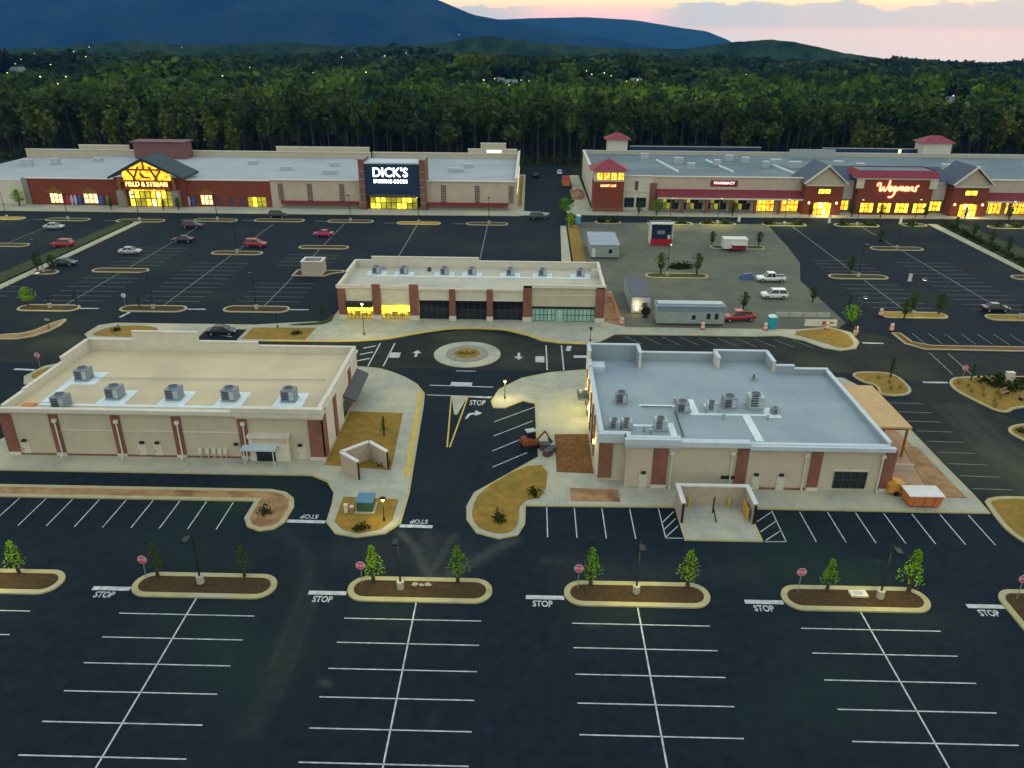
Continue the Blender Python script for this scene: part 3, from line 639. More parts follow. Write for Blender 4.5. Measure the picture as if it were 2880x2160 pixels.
for X, ys in ((-80.0,[128.8+2.74*i for i in range(6)]+[151.5+2.74*i for i in range(6)]),(-63.0,[129.2+2.74*i for i in range(10)]),(-45.6,[129.8+2.74*i for i in range(5)]+[153+2.74*i for i in range(4)]),(-98,[128+2.74*i for i in range(4)])):
    for y in ys: line(X-5.5, y, X+5.5, y, 0.12, 'paint_worn')
med = pavement('median', [(-98.3,128),(-96.6,128),(-95.6,190),(-97.3,190)], 'concrete', 0.14, 0.2)
md = MB().prism([(-103.5,128),(-99.2,128),(-98.0,190),(-101.0,190)], 0, 0.15).build('verge','grass'); md['kind'] = 'structure'
island(chaikin([(-82.5,109.6),(-77.0,109.9),(-74.8,114.6),(-75.6,119.9),(-77.2,117.2),(-78.2,112.6),(-82.5,111.6)], 1), 'soil', 0.4)
line(-71.9,98.6,-68.8,98.4,0.5,'paint','stop_bar',parent=road); line(-67.6,120.5,-67.1,123.4,0.5,'paint','stop_bar')
island([(-46.0,145.4),(-39.6,145.4),(-38.4,147.2),(-36.4,148.2),(-36.4,149.6),(-46.0,149.6)], 'mulch', 0.4)
# ---- front walk of the two big stores
fl = pavement('pavement', [(-150,200.8),(-60,200.8),(-3.0,201.9),(5.5,204.5),(5.5,206.0),(-1.2,208.0),(-1.2,266),(-3.2,266),(-3.2,212),(-150,212)])
fr = pavement('pavement', [(11.0,204.0),(60,203.6),(135,205),(180,205.5),(180,213),(17.0,213),(16.5,266),(13.5,266),(13.0,222),(9.5,210)])
bed(fl, [(-2.8,214),(-1.9,214),(-1.9,264),(-2.8,264)], 'dry_grass')
# ---- east lot
for x0, x1, y in ((60.2,71.7,127.2),(77.9,89.5,126.6),(59.5,71.1,150),(76.7,88.4,172.8),(95.8,104,151)): isl(x0, x1, y, 'mulch' if y > 130 else 'dry_grass', 1.6)
for x0, x1, y in ((16.7,23.4,195.8),(29.8,41.3,195.4),(43.0,52.1,195.6),(58.6,69.7,195.6),(76.7,87.9,195.8),(93.9,100.3,197),(114.9,124,195.8)): isl(x0, x1, y, 'grass', 1.7)
for x0, x1, y in ((23.2,35.6,149.0),(40.8,53.0,172.2)): isl(x0, x1, y, 'grass', 1.7)
for X, segs in ((65.7,((128.9,148),(151.7,194))),(83.0,((128.5,171),(174.6,194)))):
    for a, b in segs: line(X, a, X, b, 0.2, 'paint_worn')
for X, ys in ((65.7,[131.2+2.74*i for i in range(6)]+[154+2.74*i for i in range(4)]),(83.0,[131+2.74*i for i in range(12)])):
    for y in ys: line(X-5.5, y, X+5.5, y, 0.12, 'paint_worn')
wk = pavement('path', [(100.2,150),(101.8,150),(103.2,198),(101.0,198)], 'concrete', 0.14, 0.2)
vg = MB().prism([(102.2,150),(112,150),(110,198),(103.6,198)], 0, 0.18).build('verge','grass'); vg['kind'] = 'structure'
cw = pavement('path', [(6.8,150),(9.0,150),(9.3,191),(7.9,191)], 'concrete', 0.14, 0.2)
cv = MB().prism([(9.4,150),(12.2,150),(12.2,192),(9.7,192)], 0, 0.2).build('verge','dry_grass'); cv['kind'] = 'structure'

# ================================================================== BUILDINGS
def wall_run(root, segs, axis, pos, t, mt, cap, z0=0.13, side=1, capw=0.09, caph=0.13, name='wall', lining=None, roof_z=5.15):
    """straight run of wall: segs of (from, to, top); axis 'x' runs along X at y=pos, thickness t towards +side"""
    lo, hi = (pos, pos+t) if side > 0 else (pos-t, pos)
    for a, b, z in segs:
        if lining:
            q0, q1 = (hi, hi+0.03) if side > 0 else (lo-0.03, lo)
            MB().box(*((a+.02, b-.02, q0, q1) if axis == 'x' else (q0, q1, a+.02, b-.02)), roof_z, z-0.002).build('parapet_lining', lining, root)
        if axis == 'x':
            w = box(name, mt, root, a, b, lo, hi, z0, z); MB().box(a-0.02, b+0.02, lo-capw, hi+capw, z, z+caph).build('coping', cap, root)
        else:
            w = box(name, mt, root, lo, hi, a, b, z0, z); MB().box(lo-capw, hi+capw, a-0.02, b+0.02, z, z+caph).build('coping', cap, root)
def downspout(root, x, y, z1, mt='white_metal'):
    d = MB().box(x-0.22, x+0.22, y-0.32, y, z1-0.35, z1).tube((x, y-0.16, z1-0.35), (x, y-0.16, 0.35), 0.085).tube((x, y-0.16, 0.37), (x, y-0.6, 0.15), 0.085)
    return d.build('downspout', mt, root)
def wall_light(root, x, y, z): return MB().box(x-0.22, x+0.22, y-0.3, y, z-0.12, z+0.12).build('wall_light', 'black_metal', root)
def door(root, x0, x1, y, z1, mt='door_tan'):
    d = box('door', mt, root, x0, x1, y-0.05, y, 0.14, z1)
    MB().box(x0+0.08, x0+0.16, y-0.11, y-0.05, z1*0.45, z1*0.52).build('handle', 'black_metal', d)
    return d
def glazing(root, x0, x1, y, z0, z1, mt, nx, nz=1, frame='black_metal', fw_=0.07, depth=0.1, name='window', mts=None):
    """window with its own frame bars and one pane object per light (sub-parts)"""
    f = MB()
    xs = [x0+(x1-x0)*i/nx for i in range(nx+1)]; zs = [z0+(z1-z0)*i/nz for i in range(nz+1)]
    for x in xs: f.box(x-fw_/2, x+fw_/2, y-depth, y+0.04, z0, z1)
    for z in zs:
        for i in range(nx): f.box(xs[i]+fw_/2, xs[i+1]-fw_/2, y-depth+0.01, y+0.035, z-fw_/2, z+fw_/2)
    w = f.build(name, frame, root)
    for i in range(nx):
        for j in range(nz):
            MB().box(xs[i]+fw_/2, xs[i+1]-fw_/2, y-0.02, y+0.02, zs[j]+fw_/2, zs[j+1]-fw_/2).build('pane', (mts[(i*7+j*3) % len(mts)] if mts else mt), w)
    return w
def band(root, name, mt, *b): return box(name, mt, root, *b)

# ---------------------------------------------------------------- tan-roofed shop building (front left)
bl = thing('retail_building', 'single-storey shop building with tan flat roof and brick pilasters beside the drive', 'building', (-39.6, 84.1, 0))
X0, X1, Y0, Y1 = -57.3, -22.2, 74.8, 93.5
MB().sheet([(X0+.3,Y0+.3),(X1-.3,Y0+.3),(X1-.3,Y1-.3),(X0+.3,Y1-.3)], 5.3).build('roof', 'roof_tan', bl)
wall_run(bl, [(X0,-31.3,5.75),(-31.3,X1,6.2)], 'x', Y0, 0.3, 'stucco', 'coping', capw=0.10, caph=0.12)
for a, b, z0, z1, d in ((X0-.2,-31.3,5.4,5.62,.28),(X0-.3,-31.3,5.62,6.05,.48),(-31.5,X1+.2,5.2,5.5,.30),(-31.6,X1+.3,5.5,6.02,.52),(-31.7,X1+.35,6.02,6.6,.62)): band(bl, 'cornice', 'coping', a, b, Y0-d, Y0, z0, z1)
wall_run(bl, [(Y0+.3,78.0,6.3),(78.0,Y1-.3,6.15)], 'y', X1, 0.3, 'stucco_light', 'coping', side=-1)
wall_run(bl, [(Y0+.3,79.0,6.0),(79.0,87.0,6.15),(87.0,Y1-.3,6.75)], 'y', X0, 0.3, 'stucco_light', 'coping')
wall_run(bl, [(X0,-51.2,6.75),(-51.2,-42.6,7.9),(-42.6,-34.9,6.65),(-34.9,X1,6.15)], 'x', Y1, 0.3, 'stucco_light', 'coping', side=-1)
for x, w in ((-57.0,1.3),(-51.7,1.0),(-44.85,1.0),(-38.15,1.0),(-30.9,1.0)): band(bl, 'pilaster', 'brick', x-w/2, x+w/2, Y0-.15, Y0, 0.5, 5.2)
for x, w in ((-57.0,1.3),(-51.7,1.0),(-44.85,1.0),(-38.15,1.0),(-30.9,1.0),(-22.9,1.7)): band(bl, 'pilaster_base', 'stucco_light', x-w/2-.04, x+w/2+.04, Y0-.2, Y0, 0.13, 0.5)
band(bl, 'pilaster', 'brick', -23.7, -22.05, Y0-.15, Y0, 0.5, 5.15); band(bl, 'pilaster', 'brick', X1, X1+.15, Y0-.15, 76.4, 0.2, 5.1)
for y in (80.7, 88.7): band(bl, 'pilaster', 'brick', X1, X1+.15, y-.55, y+.55, 0.2, 5.3)
band(bl, 'cornice', 'coping', X1, X1+.25, 76.4, Y1, 5.5, 5.8)
band(bl, 'plinth', 'brick', X0, -31.4, Y0-.08, Y0, 0.14, 0.32); band(bl, 'string_course', 'stucco_light', -51.2, -31.4, Y0-.06, Y0, 3.25, 3.4)
for x in (-51.5,-44.7,-38.0,-30.75): downspout(bl, x, Y0-.15, 4.75)
for x in (-55.6,-42.4,-40.7,-31.9,-24.8): wall_light(bl, x, Y0, 1.95)
for x in (-55.6,-42.55,-40.75,-24.7): door(bl, x-.45, x+.45, Y0, 1.72)
for x in (-36.0,-35.2,-34.5,-33.8,-33.2): MB().box(x-.22,x+.22,Y0-.3,Y0,.75,1.35).tube((x,Y0-.15,.75),(x,Y0-.15,.15),.05).build('meter_box','stucco_light',bl)
band(bl, 'entrance_bay', 'stucco_light', -30.3, -25.9, Y0-.55, Y0, 0.13, 3.0); band(bl, 'entrance_cornice', 'coping', -30.4, -25.8, Y0-.75, Y0, 3.0, 3.35)
band(bl, 'entrance_band', 'stucco_pink', -29.9, -26.2, Y0-.60, Y0-.55, 2.35, 2.9)
dd = band(bl, 'door', 'glass_dark', -29.6, -27.5, Y0-.60, Y0-.55, 0.14, 1.65); MB().box(-28.59,-28.51,Y0-.64,Y0-.60,.14,1.65).build('frame','black_metal',dd)
MB().box(-30.9,-27.1,Y0-1.7,Y0-.55,1.95,2.15).tube((-30.6,Y0-1.6,1.95),(-30.6,Y0-1.6,.14),.07).tube((-27.4,Y0-1.6,1.95),(-27.4,Y0-1.6,.14),.07).build('canopy','coping_blue',bl)
MB().add([(X1+.01,84.8,3.3),(X1+.01,93.2,3.3),(X1+1.5,93.2,2.6),(X1+1.5,84.8,2.6),(X1+.01,84.8,3.1),(X1+.01,93.2,3.1),(X1+1.5,93.2,2.4),(X1+1.5,84.8,2.4)],[(0,3,2,1),(4,5,6,7),(0,4,7,3),(3,7,6,2),(2,6,5,1)]).build('awning','dark_grey',bl)
for y in (86.2,91.5): wv = MB().box(X1,X1+.06,y-1.6,y+1.6,.3,2.3).build('window','glass_dark',bl)
# white walk pads and gas line on the roof
for (x0,x1,y0,y1) in ((-54.6,-51.0,82.3,86.0),(-54.5,-53.7,77.4,82.3),(-54.3,-23.6,76.7,77.2),(-48.2,-45.0,77.2,80.9),(-41.3,-38.2,77.2,80.9),(-34.9,-31.8,77.2,80.9),(-28.3,-25.0,77.2,80.9)):
    MB().box(x0,x1,y0,y1,5.3,5.36).build('roof_pad','pad_white',bl)
MB().box(-55.9,-54.6,76.1,77.0,5.3,5.5).build('roof_pad','orange',bl)
MB().tube((-53,84,5.5),(-24,84.5,5.5),.05).build('roof_pipe','galv',bl)

# ---------------------------------------------------------------- rooftop air units
def make_unit(name, label, loc, s=1.0, h=1.55, mt='unit', grp='rooftop air units', rz=0.0):
    t = thing(name, label, 'air unit', loc, rz, grp)
    MB().box(-.85*s,.85*s,-.8*s,.8*s,.12,h).build('cabinet', mt, t, False)
    MB().box(-.95*s,.95*s,-.9*s,.9*s,0,.12).build('curb', 'galv', t, False)
    for i in range(5): MB().box(-.7*s,.1*s,-.8*s-.03,-.8*s,.3+.2*i,.42+.2*i).build('louvre', 'unit_dark', t, False)
    MB().box(.2*s,.75*s,-.8*s-.02,-.8*s,.25,h-.15).build('access_panel', 'unit_light', t, False)
    MB().cyl(0,0,h,h+.14,.6*s,n=16).build('fan_shroud', mt, t, False)
    MB().cyl(0,0,h+.14,h+.16,.52*s,n=16).build('fan_grille', 'unit_dark', t, False)
    return t
u0 = make_unit('air_unit', 'grey rooftop air unit on its own white pad at the roof\'s left edge', (-52.9,83.9,5.36), .92, 1.4)
for (x,y),lb in zip(((-51.5,76.5),(-46.7,79.0),(-39.9,79.0),(-33.5,79.0),(-26.8,79.1)),
        ('grey rooftop air unit nearest the orange patch on the tan roof','second grey air unit along the tan roof\'s white walkway from the orange patch','third grey air unit along the tan roof\'s white walkway','fourth grey air unit along the tan roof\'s white walkway','grey air unit at the drive end of the tan roof')):
    dup(u0, (x,y,5.37), rng.uniform(-.05,.05), lb)

# ---------------------------------------------------------------- grey-roofed restaurant building (front right)
br = thing('retail_building', 'single-storey building with blue-grey flat roof, stepped parapet and rooftop kitchen units', 'building', (22.5, 81.5, 0))
FP = [(8.1,71.9),(10.7,71.9),(10.7,70.6),(37.1,70.6),(37.1,89.2),(30.7,89.2),(30.7,93.0),(8.1,93.0)]
MB().sheet(FP, 5.15).build('roof', 'roof_blue', br)
wall_run(br, [(7.8,10.6,5.75)], 'x', 71.5, 0.3, 'stucco', 'coping_blue'); wall_run(br, [(70.5,71.5,5.9)], 'y', 10.5, .3, 'stucco', 'coping_blue')
wall_run(br, [(10.5,15.9,5.9),(15.9,23.0,5.6),(23.0,37.3,5.35)], 'x', 70.3, 0.3, 'stucco', 'coping_blue', capw=0.1, caph=0.14)
for a, b, z0, z1, d in ((10.3,15.9,4.95,5.3,.3),(10.2,15.9,5.3,6.0,.5),(15.9,23.0,5.15,5.72,.42),(23.0,37.7,4.98,5.42,.5),(7.5,10.3,4.8,5.85,-.9)): band(br, 'cornice', 'coping_blue', a, b, 70.3-d, 70.3 if d > 0 else 71.5, z0, z1)
wall_run(br, [(71.8,88.6,5.8),(88.6,90.6,6.1),(90.6,92.9,7.2)], 'y', 7.8, .3, 'stucco_light', 'coping_blue', lining='roof_blue')
wall_run(br, [(70.6,89.2,5.7)], 'y', 37.4, .3, 'stucco_light', 'coping_blue', side=-1, lining='roof_blue')
wall_run(br, [(7.8,14.4,7.2)], 'x', 93.2, .3, 'stucco_light', 'coping_blue', side=-1, lining='roof_blue'); wall_run(br, [(90.2,92.9,7.2)], 'y', 14.4, .3, 'stucco_light', 'coping_blue', side=-1, lining='roof_blue')
wall_run(br, [(14.4,24.0,6.2)], 'x', 93.2, .3, 'stucco_light', 'coping_blue', side=-1, lining='roof_blue')
wall_run(br, [(24.0,30.9,6.6)], 'x', 93.2, .3, 'stucco_light', 'coping_blue', side=-1, lining='roof_blue'); wall_run(br, [(90.4,92.9,6.6)], 'y', 24.0, .3, 'stucco_light', 'coping_blue', lining='roof_blue'); wall_run(br, [(89.5,92.9,6.6)], 'y', 30.9, .3, 'stucco_light', 'coping_blue', side=-1, lining='roof_blue')
wall_run(br, [(30.9,33.2,6.2),(33.2,37.4,5.8)], 'x', 89.5, .3, 'stucco_light', 'coping_blue', side=-1, lining='roof_blue')
MB().box(8.1,9.8,88.6,90.4,5.15,5.95).build('parapet_return','coping_blue',br)
band(br,'pilaster','brick',7.75,9.2,71.35,71.5,.5,4.75)
for x0, x1 in ((13.3,14.8),(21.9,23.0),(29.5,30.6),(37.0,38.1)): band(br,'pilaster','brick',x0,x1,70.15,70.3,.5,4.9); band(br,'pilaster_base','stucco_light',x0-.04,x1+.04,70.1,70.3,.13,.5)
band(br,'pilaster','brick',37.4,38.1,70.3,72.6,.13,4.9)
band(br,'wall_panel','stucco_pink',10.8,13.2,70.24,70.3,.6,4.8); band(br,'wall_panel','stucco_pink',23.1,29.4,70.24,70.3,.6,4.8)
band(br,'plinth','brick',23.1,29.4,70.2,70.24,.14,.34)
for x, z in ((15.2,4.5),(21.4,4.6),(28.95,4.5),(36.75,4.5)): downspout(br, x, 70.3, z, 'stucco_light')
for x in (12.4,24.1,26.7): wall_light(br, x, 70.3, 1.95); door(br, x-.42, x+.42, 70.22, 1.7)
band(br,'louvre_vent','black_metal',20.5,21.9,70.2,70.3,1.3,1.65)
glazing(br, 32.2, 35.5, 70.3, .45, 2.4, 'glass_dark', 4, 2, 'dark_grey')
band(br,'window_surround','stucco_light',32.0,35.7,70.22,70.28,2.45,2.7)
# side entrance facing the plaza
MB().box(6.4,7.8,85.6,88.2,2.75,3.0).build('entrance_canopy','unit_dark',br)
for y in (77.0,80.0,83.0,86.9,90.0): band(br,'pilaster','brick',7.65,7.8,y-.4,y+.4,.2,4.9)
for y in (78.5,81.5,84.7): MB().box(7.72,7.8,y-.9,y+.9,.4,2.6).build('window','lit_cream' if y > 84 else 'glass_dark',br)
for i, (y,) in enumerate(((75.6,),(84.0,),(88.9,))):
    w = MB().box(7.5,7.65,y-.15,y+.15,2.3,2.8).build('wall_sconce','lantern',br)
    lt = bpy.data.lights.new('sconce_light','POINT'); lt.energy = (30,190,190)[i]; lt.color = (1.0,.90,.32); lt.shadow_soft_size = .15
    lo = bpy.data.objects.new('sconce_light', lt); col.objects.link(lo); lo.parent = w; lo.location = Vector((6.9,y,3.0))-parent_off(w)
# terrace canopy on the east wall
MB().box(37.4,42.9,77.4,88.6,3.85,4.05).build('terrace_canopy','tan_canopy',br)
for y in (77.7,82.8,88.1): MB().box(42.5,42.7,y-.1,y+.1,.13,3.85).build('canopy_post','timber',br)
for y in (77.6,88.2): MB().box(37.5,42.7,y-.08,y+.08,3.6,3.85).build('canopy_beam','timber',br)
band(br,'terrace_wall','stucco_pink',38.6,42.6,74.6,74.8,.13,.9)
def sheetpad(x0,x1,y0,y1,z=5.15): MB().box(x0,x1,y0,y1,z,z+.06).build('roof_pad','pad_white',br)
for p_ in ((12.9,16.8,79.2,79.7),(11.6,13.9,74.3,74.75),(18.3,26.6,77.3,77.7),(23.95,24.8,71.4,77.3),(18.5,19.3,77.7,81.3),(15.3,16.0,71.4,75.2),(26.6,28.2,76.9,79.4),(20.3,21.3,77.7,80.2)): sheetpad(*p_)
MB().tube((16.6,77.6,5.4),(16.5,71.9,5.4),.09).tube((13,78.9,5.35),(16.5,78.9,5.35),.06).build('roof_pipe','unit_dark',br)
ub = make_unit('kitchen_fan', 'blue-grey exhaust unit standing alone near the plaza side of the grey roof', (10.9,80.2,5.15), .75, 1.3, 'unit', 'units on the grey roof')
ul = make_unit('air_unit', 'pale air unit in the plaza-side front corner of the grey roof', (9.5,73.8,5.15), .65, 1.0, 'unit_light', 'units on the grey roof')
dup(ul, (10.8,73.9,5.15), .05, 'pale air unit beside the corner one on the grey roof')
dup(ul, (14.4,73.9,5.15), 0, 'pale air unit next to the front parapet pipe on the grey roof', scale=1.2)
dup(u0, (17.5,78.3,5.15), 0, 'dark air unit at the pipe bend on the grey roof', 'units on the grey roof', scale=.85)
dup(ul, (20.8,78.5,5.21), 0, 'small pale unit between two pads in the middle of the grey roof')
dup(u0, (23.0,79.6,5.15), 0, 'dark square air unit in the middle of the grey roof', 'units on the grey roof', scale=.95)
dup(ul, (25.9,79.6,5.15), 0, 'largest pale air unit on the grey roof', scale=1.5)
dup(u0, (27.7,78.0,5.21), .3, 'low dark unit at the east end of the roof pads', 'units on the grey roof', scale=.5)
dup(ul, (27.8,87.3,5.15), 0, 'small white vent box near the stepped back parapet', scale=.55)
for x,y in ((12.6,73.2),(13.2,72.6),(17.0,80.4),(21.7,76.4),(26.5,76.4)): MB().cyl(x,y,5.15,5.7,.12,n=8).cyl(x,y,5.7,5.8,.2,n=8).build('vent_pipe','galv',br)

# ---------------------------------------------------------------- row of small shops (middle)
bm_ = thing('shop_row', 'low row of shops with pale flat roof, two lit units and brick piers', 'building', (-9, 128, 0))
X0, X1, Y0, Y1 = -31.0, 12.6, 121.3, 135.7
MB().sheet([(X0+.3,Y0+.3),(X1-.3,Y0+.3),(X1-.3,Y1-.3),(X0+.3,Y1-.3)], 4.95).build('roof','roof_pale',bm_)
# front wall above the glazing
for a,b,z0,z1 in ((X0,-17.8,2.5,5.8),(-17.8,-.6,3.5,5.45),(-.6,X1,2.4,6.15)): band(bm_,'wall','stucco' if a>-5 else 'stucco_light',a,b,Y0,Y0+.3,z0,z1)
for a,b,z0,z1,d in ((X0-.2,-17.8,5.45,6.0,.3),(-17.8,-.6,5.25,5.6,.3),(-.6,X1+.2,5.9,6.4,.35),(-17.6,-.8,3.5,3.75,.12),(-.4,11.2,4.55,4.7,.08),(-29.7,-19.3,4.2,4.35,.08)): band(bm_,'cornice','coping',a,b,Y0-d,Y0-.003,z0,z1)
wall_run(bm_,[(Y0+.3,127.8,5.8),(127.8,Y1-.3,6.1)],'y',X0,.3,'stucco_light','coping'); wall_run(bm_,[(Y0+.3,131.4,6.15),(131.4,Y1-.3,6.3)],'y',X1,.3,'stucco_light','coping',side=-1)
wall_run(bm_,[(X0,-28,6.1),(-28,-8.8,6.75),(-8.8,X1,6.15)],'x',Y1,.3,'stucco_light','coping',side=-1)
MB().box(X1-1.5,X1-.35,131.0,131.3,4.95,6.3).build('parapet_return','coping',bm_)
for x0,x1,z in ((-31,-29.75,5.2),(-25.35,-24,6.1),(-19.25,-17.8,6.15),(-12.75,-11.75,5.5),(-6.6,-5.65,5.55),(-.65,.75,6.25),(11.2,12.6,6.1)):
    band(bm_,'pier','brick',x0,x1,Y0-.35,Y0+.3 if z<5.6 else Y0-.002,.9,z); band(bm_,'pier_base','stucco_light',x0-.06,x1+.06,Y0-.42,Y0-.002,.13,.9)
for x0,x1 in ((-29.7,-25.4),(-23.95,-19.3)): glazing(bm_,x0,x1,Y0+.12,.14,2.5,'glass_clear',7,2,'timber',.06,.1,'shop_window')
for x0,x1 in ((-30.6,-25.0),(-24.4,-18.6)):
    MB().box(x0,x1,Y0+2.6,Y0+2.75,.14,3.0).build('room_back','room_wall_glow',bm_)
    for xa in (x0,x1-.08): MB().box(xa,xa+.08,Y0+.3,Y0+2.6,.14,3.0).build('room_side','room_wall_glow',bm_)
    MB().box(x0,x1,Y0+.3,Y0+2.75,3.0,3.1).build('room_ceiling','stucco_light',bm_)
    for k in range(3): MB().box(x0+.7+1.7*k,x0+1.7+1.7*k,Y0+1.0,Y0+1.3,2.92,2.995).build('ceiling_light','room_light',bm_)
    for k in range(4): MB().box(x0+.5+1.3*k,x0+1.4+1.3*k,Y0+1.5,Y0+1.9,.14,.55+.25*(k%2)).build('shelf','shelf',bm_)
band(bm_,'awning','black_metal',-29.7,-25.4,Y0-.9,Y0-.004,2.35,3.2); band(bm_,'fascia','lit_olive',-23.9,-19.3,Y0-.06,Y0-.004,2.6,2.75)
for i,(x0,x1) in enumerate(((-17.75,-12.8),(-11.7,-6.65),(-5.6,-.7))):
    glazing(bm_,x0,x1,Y0+.5,.14,3.5,'glass_dark',5,2,'unit_dark',.07,.1,'shop_window')
band(bm_,'soffit','unit_dark',-17.8,-.65,Y0+.02,Y0+.6,3.42,3.5)
glazing(bm_,.8,11.15,Y0+.12,.14,2.3,'glass_green',16,2,'transformer',.09,.1,'shop_window')
band(bm_,'fascia','black_metal',.8,11.15,Y0-.05,Y0-.004,2.32,2.7)
dd = band(bm_,'door','glass_green',4.7,5.9,Y0-.05,Y0+.02,.14,2.2); MB().box(5.26,5.34,Y0-.09,Y0-.05,.14,2.2).build('handle','white_metal',dd)
band(bm_,'back_wall','stucco',X0+.3,X1-.3,Y0+3.0,Y0+3.2,.13,4.9)
for y0,y1,x0,x1 in ((129.5,130.1,-26.5,10.6),): MB().box(x0,x1,y0,y1,4.95,5.01).build('roof_pad','pad_white',bm_)
for i,x in enumerate((-26.4,-21.6,-14.5,-9.7,-3.0,2.6,9.2)):
    MB().box(x-1.7,x+1.7,130.1,132.4,4.95,5.01).build('roof_pad','pad_white',bm_)
    dup(u0,(x,131.3,5.01),0,['first','second','third','fourth','fifth','sixth','seventh'][i]+' rooftop unit from the lit end of the shop row','units on the shop row',scale=.85)
for x,y in ((-25.6,133.8),(-22,134),(-17.4,133.2)): MB().cyl(x,y,4.95,5.6,.35,n=10).build('vent_pipe','unit_dark' if x>-18 else 'galv',bm_)

# ---------------------------------------------------------------- big sports store (far left)
ss = thing('sports_store', 'long sports store with lit timber gable entrance and navy sign tower', 'building', (-70, 230, 0))
Y0 = 209.0
band(ss,'wall','brick_deep',-135,-69,Y0,Y0+.4,.13,7.0); band(ss,'wall','stucco_pink',-69,-44.4,Y0,Y0+.4,.13,7.25); band(ss,'wall','stucco_pink',-27.6,-3.2,Y0,Y0+.4,.13,7.4)
band(ss,'wall','stucco',-3.6,-3.2,Y0+.4,262,.13,8.2); band(ss,'wall','stucco_light',-160,-135,Y0+1.2,Y0+1.6,.13,6.4)
band(ss,'wall','stucco',-160,-50,251.6,252,.13,8.6); band(ss,'wall','stucco',-50,-3.2,254,254.4,.13,8.4)
MB().sheet([(-135,Y0+.4),(-3.6,Y0+.4),(-3.6,254),(-50,254),(-50,251.6),(-135,251.6)],6.9).build('roof','roof_grey',ss)
MB().sheet([(-160,Y0+1.6),(-135,Y0+1.6),(-135,251.6),(-160,251.6)],6.2).build('roof','roof_grey',ss)
for a,b,z in ((-135.3,-69,7.0),(-69,-44.4,7.25),(-27.6,-3.0,7.4)): band(ss,'coping','coping',a,b,Y0-.3,Y0+.6,z,z+.25)
band(ss,'coping','coping',-3.8,-3.0,Y0+.6,262,8.2,8.4); band(ss,'coping','coping',-160,-50,251.4,252.2,8.6,8.8); band(ss,'coping','coping',-50,-3.8,253.8,254.6,8.4,8.6)
for x0,x1,y,z in ((-143,-127,252.3,9.9),(-80,-50.5,252.3,10.0),(-19.5,-4,254.7,9.6),(-15.5,-7.5,254.75,11.4)): band(ss,'raised_parapet','stucco',x0,x1,y,y+.4,7.0,z); band(ss,'coping','coping',x0-.1,x1+.1,y-.1,y+.5,z,z+.25)
band(ss,'lit_roof_sign','sign_white',-13.5,-9.0,254.6,254.68,8.8,9.4)
for x,y,s in ((-150,235,1.6),(-143,238,1.2),(-131,240,1.2),(-83,238,1.2),(-70,228,1.6),(-56,222,2.0),(-58,236,1.2),(-21,228,2.2),(-18,236,1.4)): MB().box(x-s,x+s,y-.8,y+.8,6.9 if x>-135 else 6.2,8.0).build('roof_unit','unit_light',ss)
band(ss,'stone_pier','stone',-135.9,-134.4,Y0-.4,Y0+.8,.13,7.2)
# windows in little dark gables along the brick
for x0,x1 in ((-129.2,-125.8),(-120,-116.2),(-88.2,-85.0)):
    glazing(ss,x0,x1,Y0,.6,3.2,'lit_cream',3,2,'timber',.1,.2,'window'); cx = (x0+x1)/2
    MB().add([(x0-.9,Y0-.9,3.4),(x1+.9,Y0-.9,3.4),(cx,Y0-.9,5.0),(x0-.9,Y0-.005,3.4),(x1+.9,Y0-.005,3.4),(cx,Y0-.005,5.0)],[(0,1,2),(0,2,5,3),(1,4,5,2),(0,3,4,1)]).build('window_gable','timber',ss)
glazing(ss,-75.5,-70.5,Y0,.2,2.8,'lit_yellow',4,2,'timber',.1,.2,'window',['lit_olive','lit_yellow','lit_olive'])
for x0 in (-84.5,-81,-78): band(ss,'poster_panel','plum',x0,x0+1.8,Y0-.05,Y0-.005,.4,2.8)
# gable entrance
GX0,GX1,GC,GY = -111.0,-91.0,-101.2,206.6
MB().add([(GX0,GY-.6,8.1),(GC,GY-.6,13.1),(GX1,GY-.6,8.1),(GX1,GY-.6,7.6),(GC,GY-.6,12.4),(GX0,GY-.6,7.6),
          (GX0,217,8.1),(GC,217,13.1),(GX1,217,8.1),(GX1,217,7.6),(GC,217,12.4),(GX0,217,7.6)],
         [(0,5,4,1),(1,4,3,2),(0,1,7,6),(1,2,8,7),(2,3,9,8),(3,4,10,9),(4,5,11,10),(5,0,6,11)]).build('gable_roof','roof_teal',ss)
MB().add([(-107.6,GY+.9,7.1),(-94.8,GY+.9,7.1),(-94.8,GY+.9,9.4),(-101.2,GY+.9,12.5),(-107.6,GY+.9,9.4)],[(0,1,2,3,4)]).build('gable_glazing','lit_amber',ss)
def bar(p,q,r,mt='timber',nm='truss_beam'): return MB().tube(p,q,r,n=4).build(nm,mt,ss)
gy = GY-.1
for p,q in (((-107.8,gy,7.1),(-94.6,gy,7.1)),((-107.8,gy,9.2),(-101.2,gy,12.4)),((-94.6,gy,9.2),(-101.2,gy,12.4)),((-107,gy,10.0),(-95.4,gy,10.0)),((-103.6,gy,7.1),(-105.6,gy,10)),((-98.8,gy,7.1),(-96.8,gy,10)),((-104.4,gy,7.2),(-102.6,gy,10.8)),((-98,gy,7.2),(-99.8,gy,10.8)),((-101.2,gy,10),(-101.2,gy,12.3)),((-107.6,gy,5.1),(-94.8,gy,5.1))): bar(p,q,.28)
MB().add([(-102.6,gy-.2,9.2),(-102.0,gy-.2,9.4),(-101.2,gy-.2,8.3),(-99.9,gy-.2,8.3),(-99.9,gy-.2,7.8),(-101.8,gy-.2,7.8)],[(5,4,3,2,1,0)]).build('emblem','timber',ss)
band(ss,'sign_board','awning_red',-107.5,-94.9,GY+.2,GY+.5,5.1,7.1)
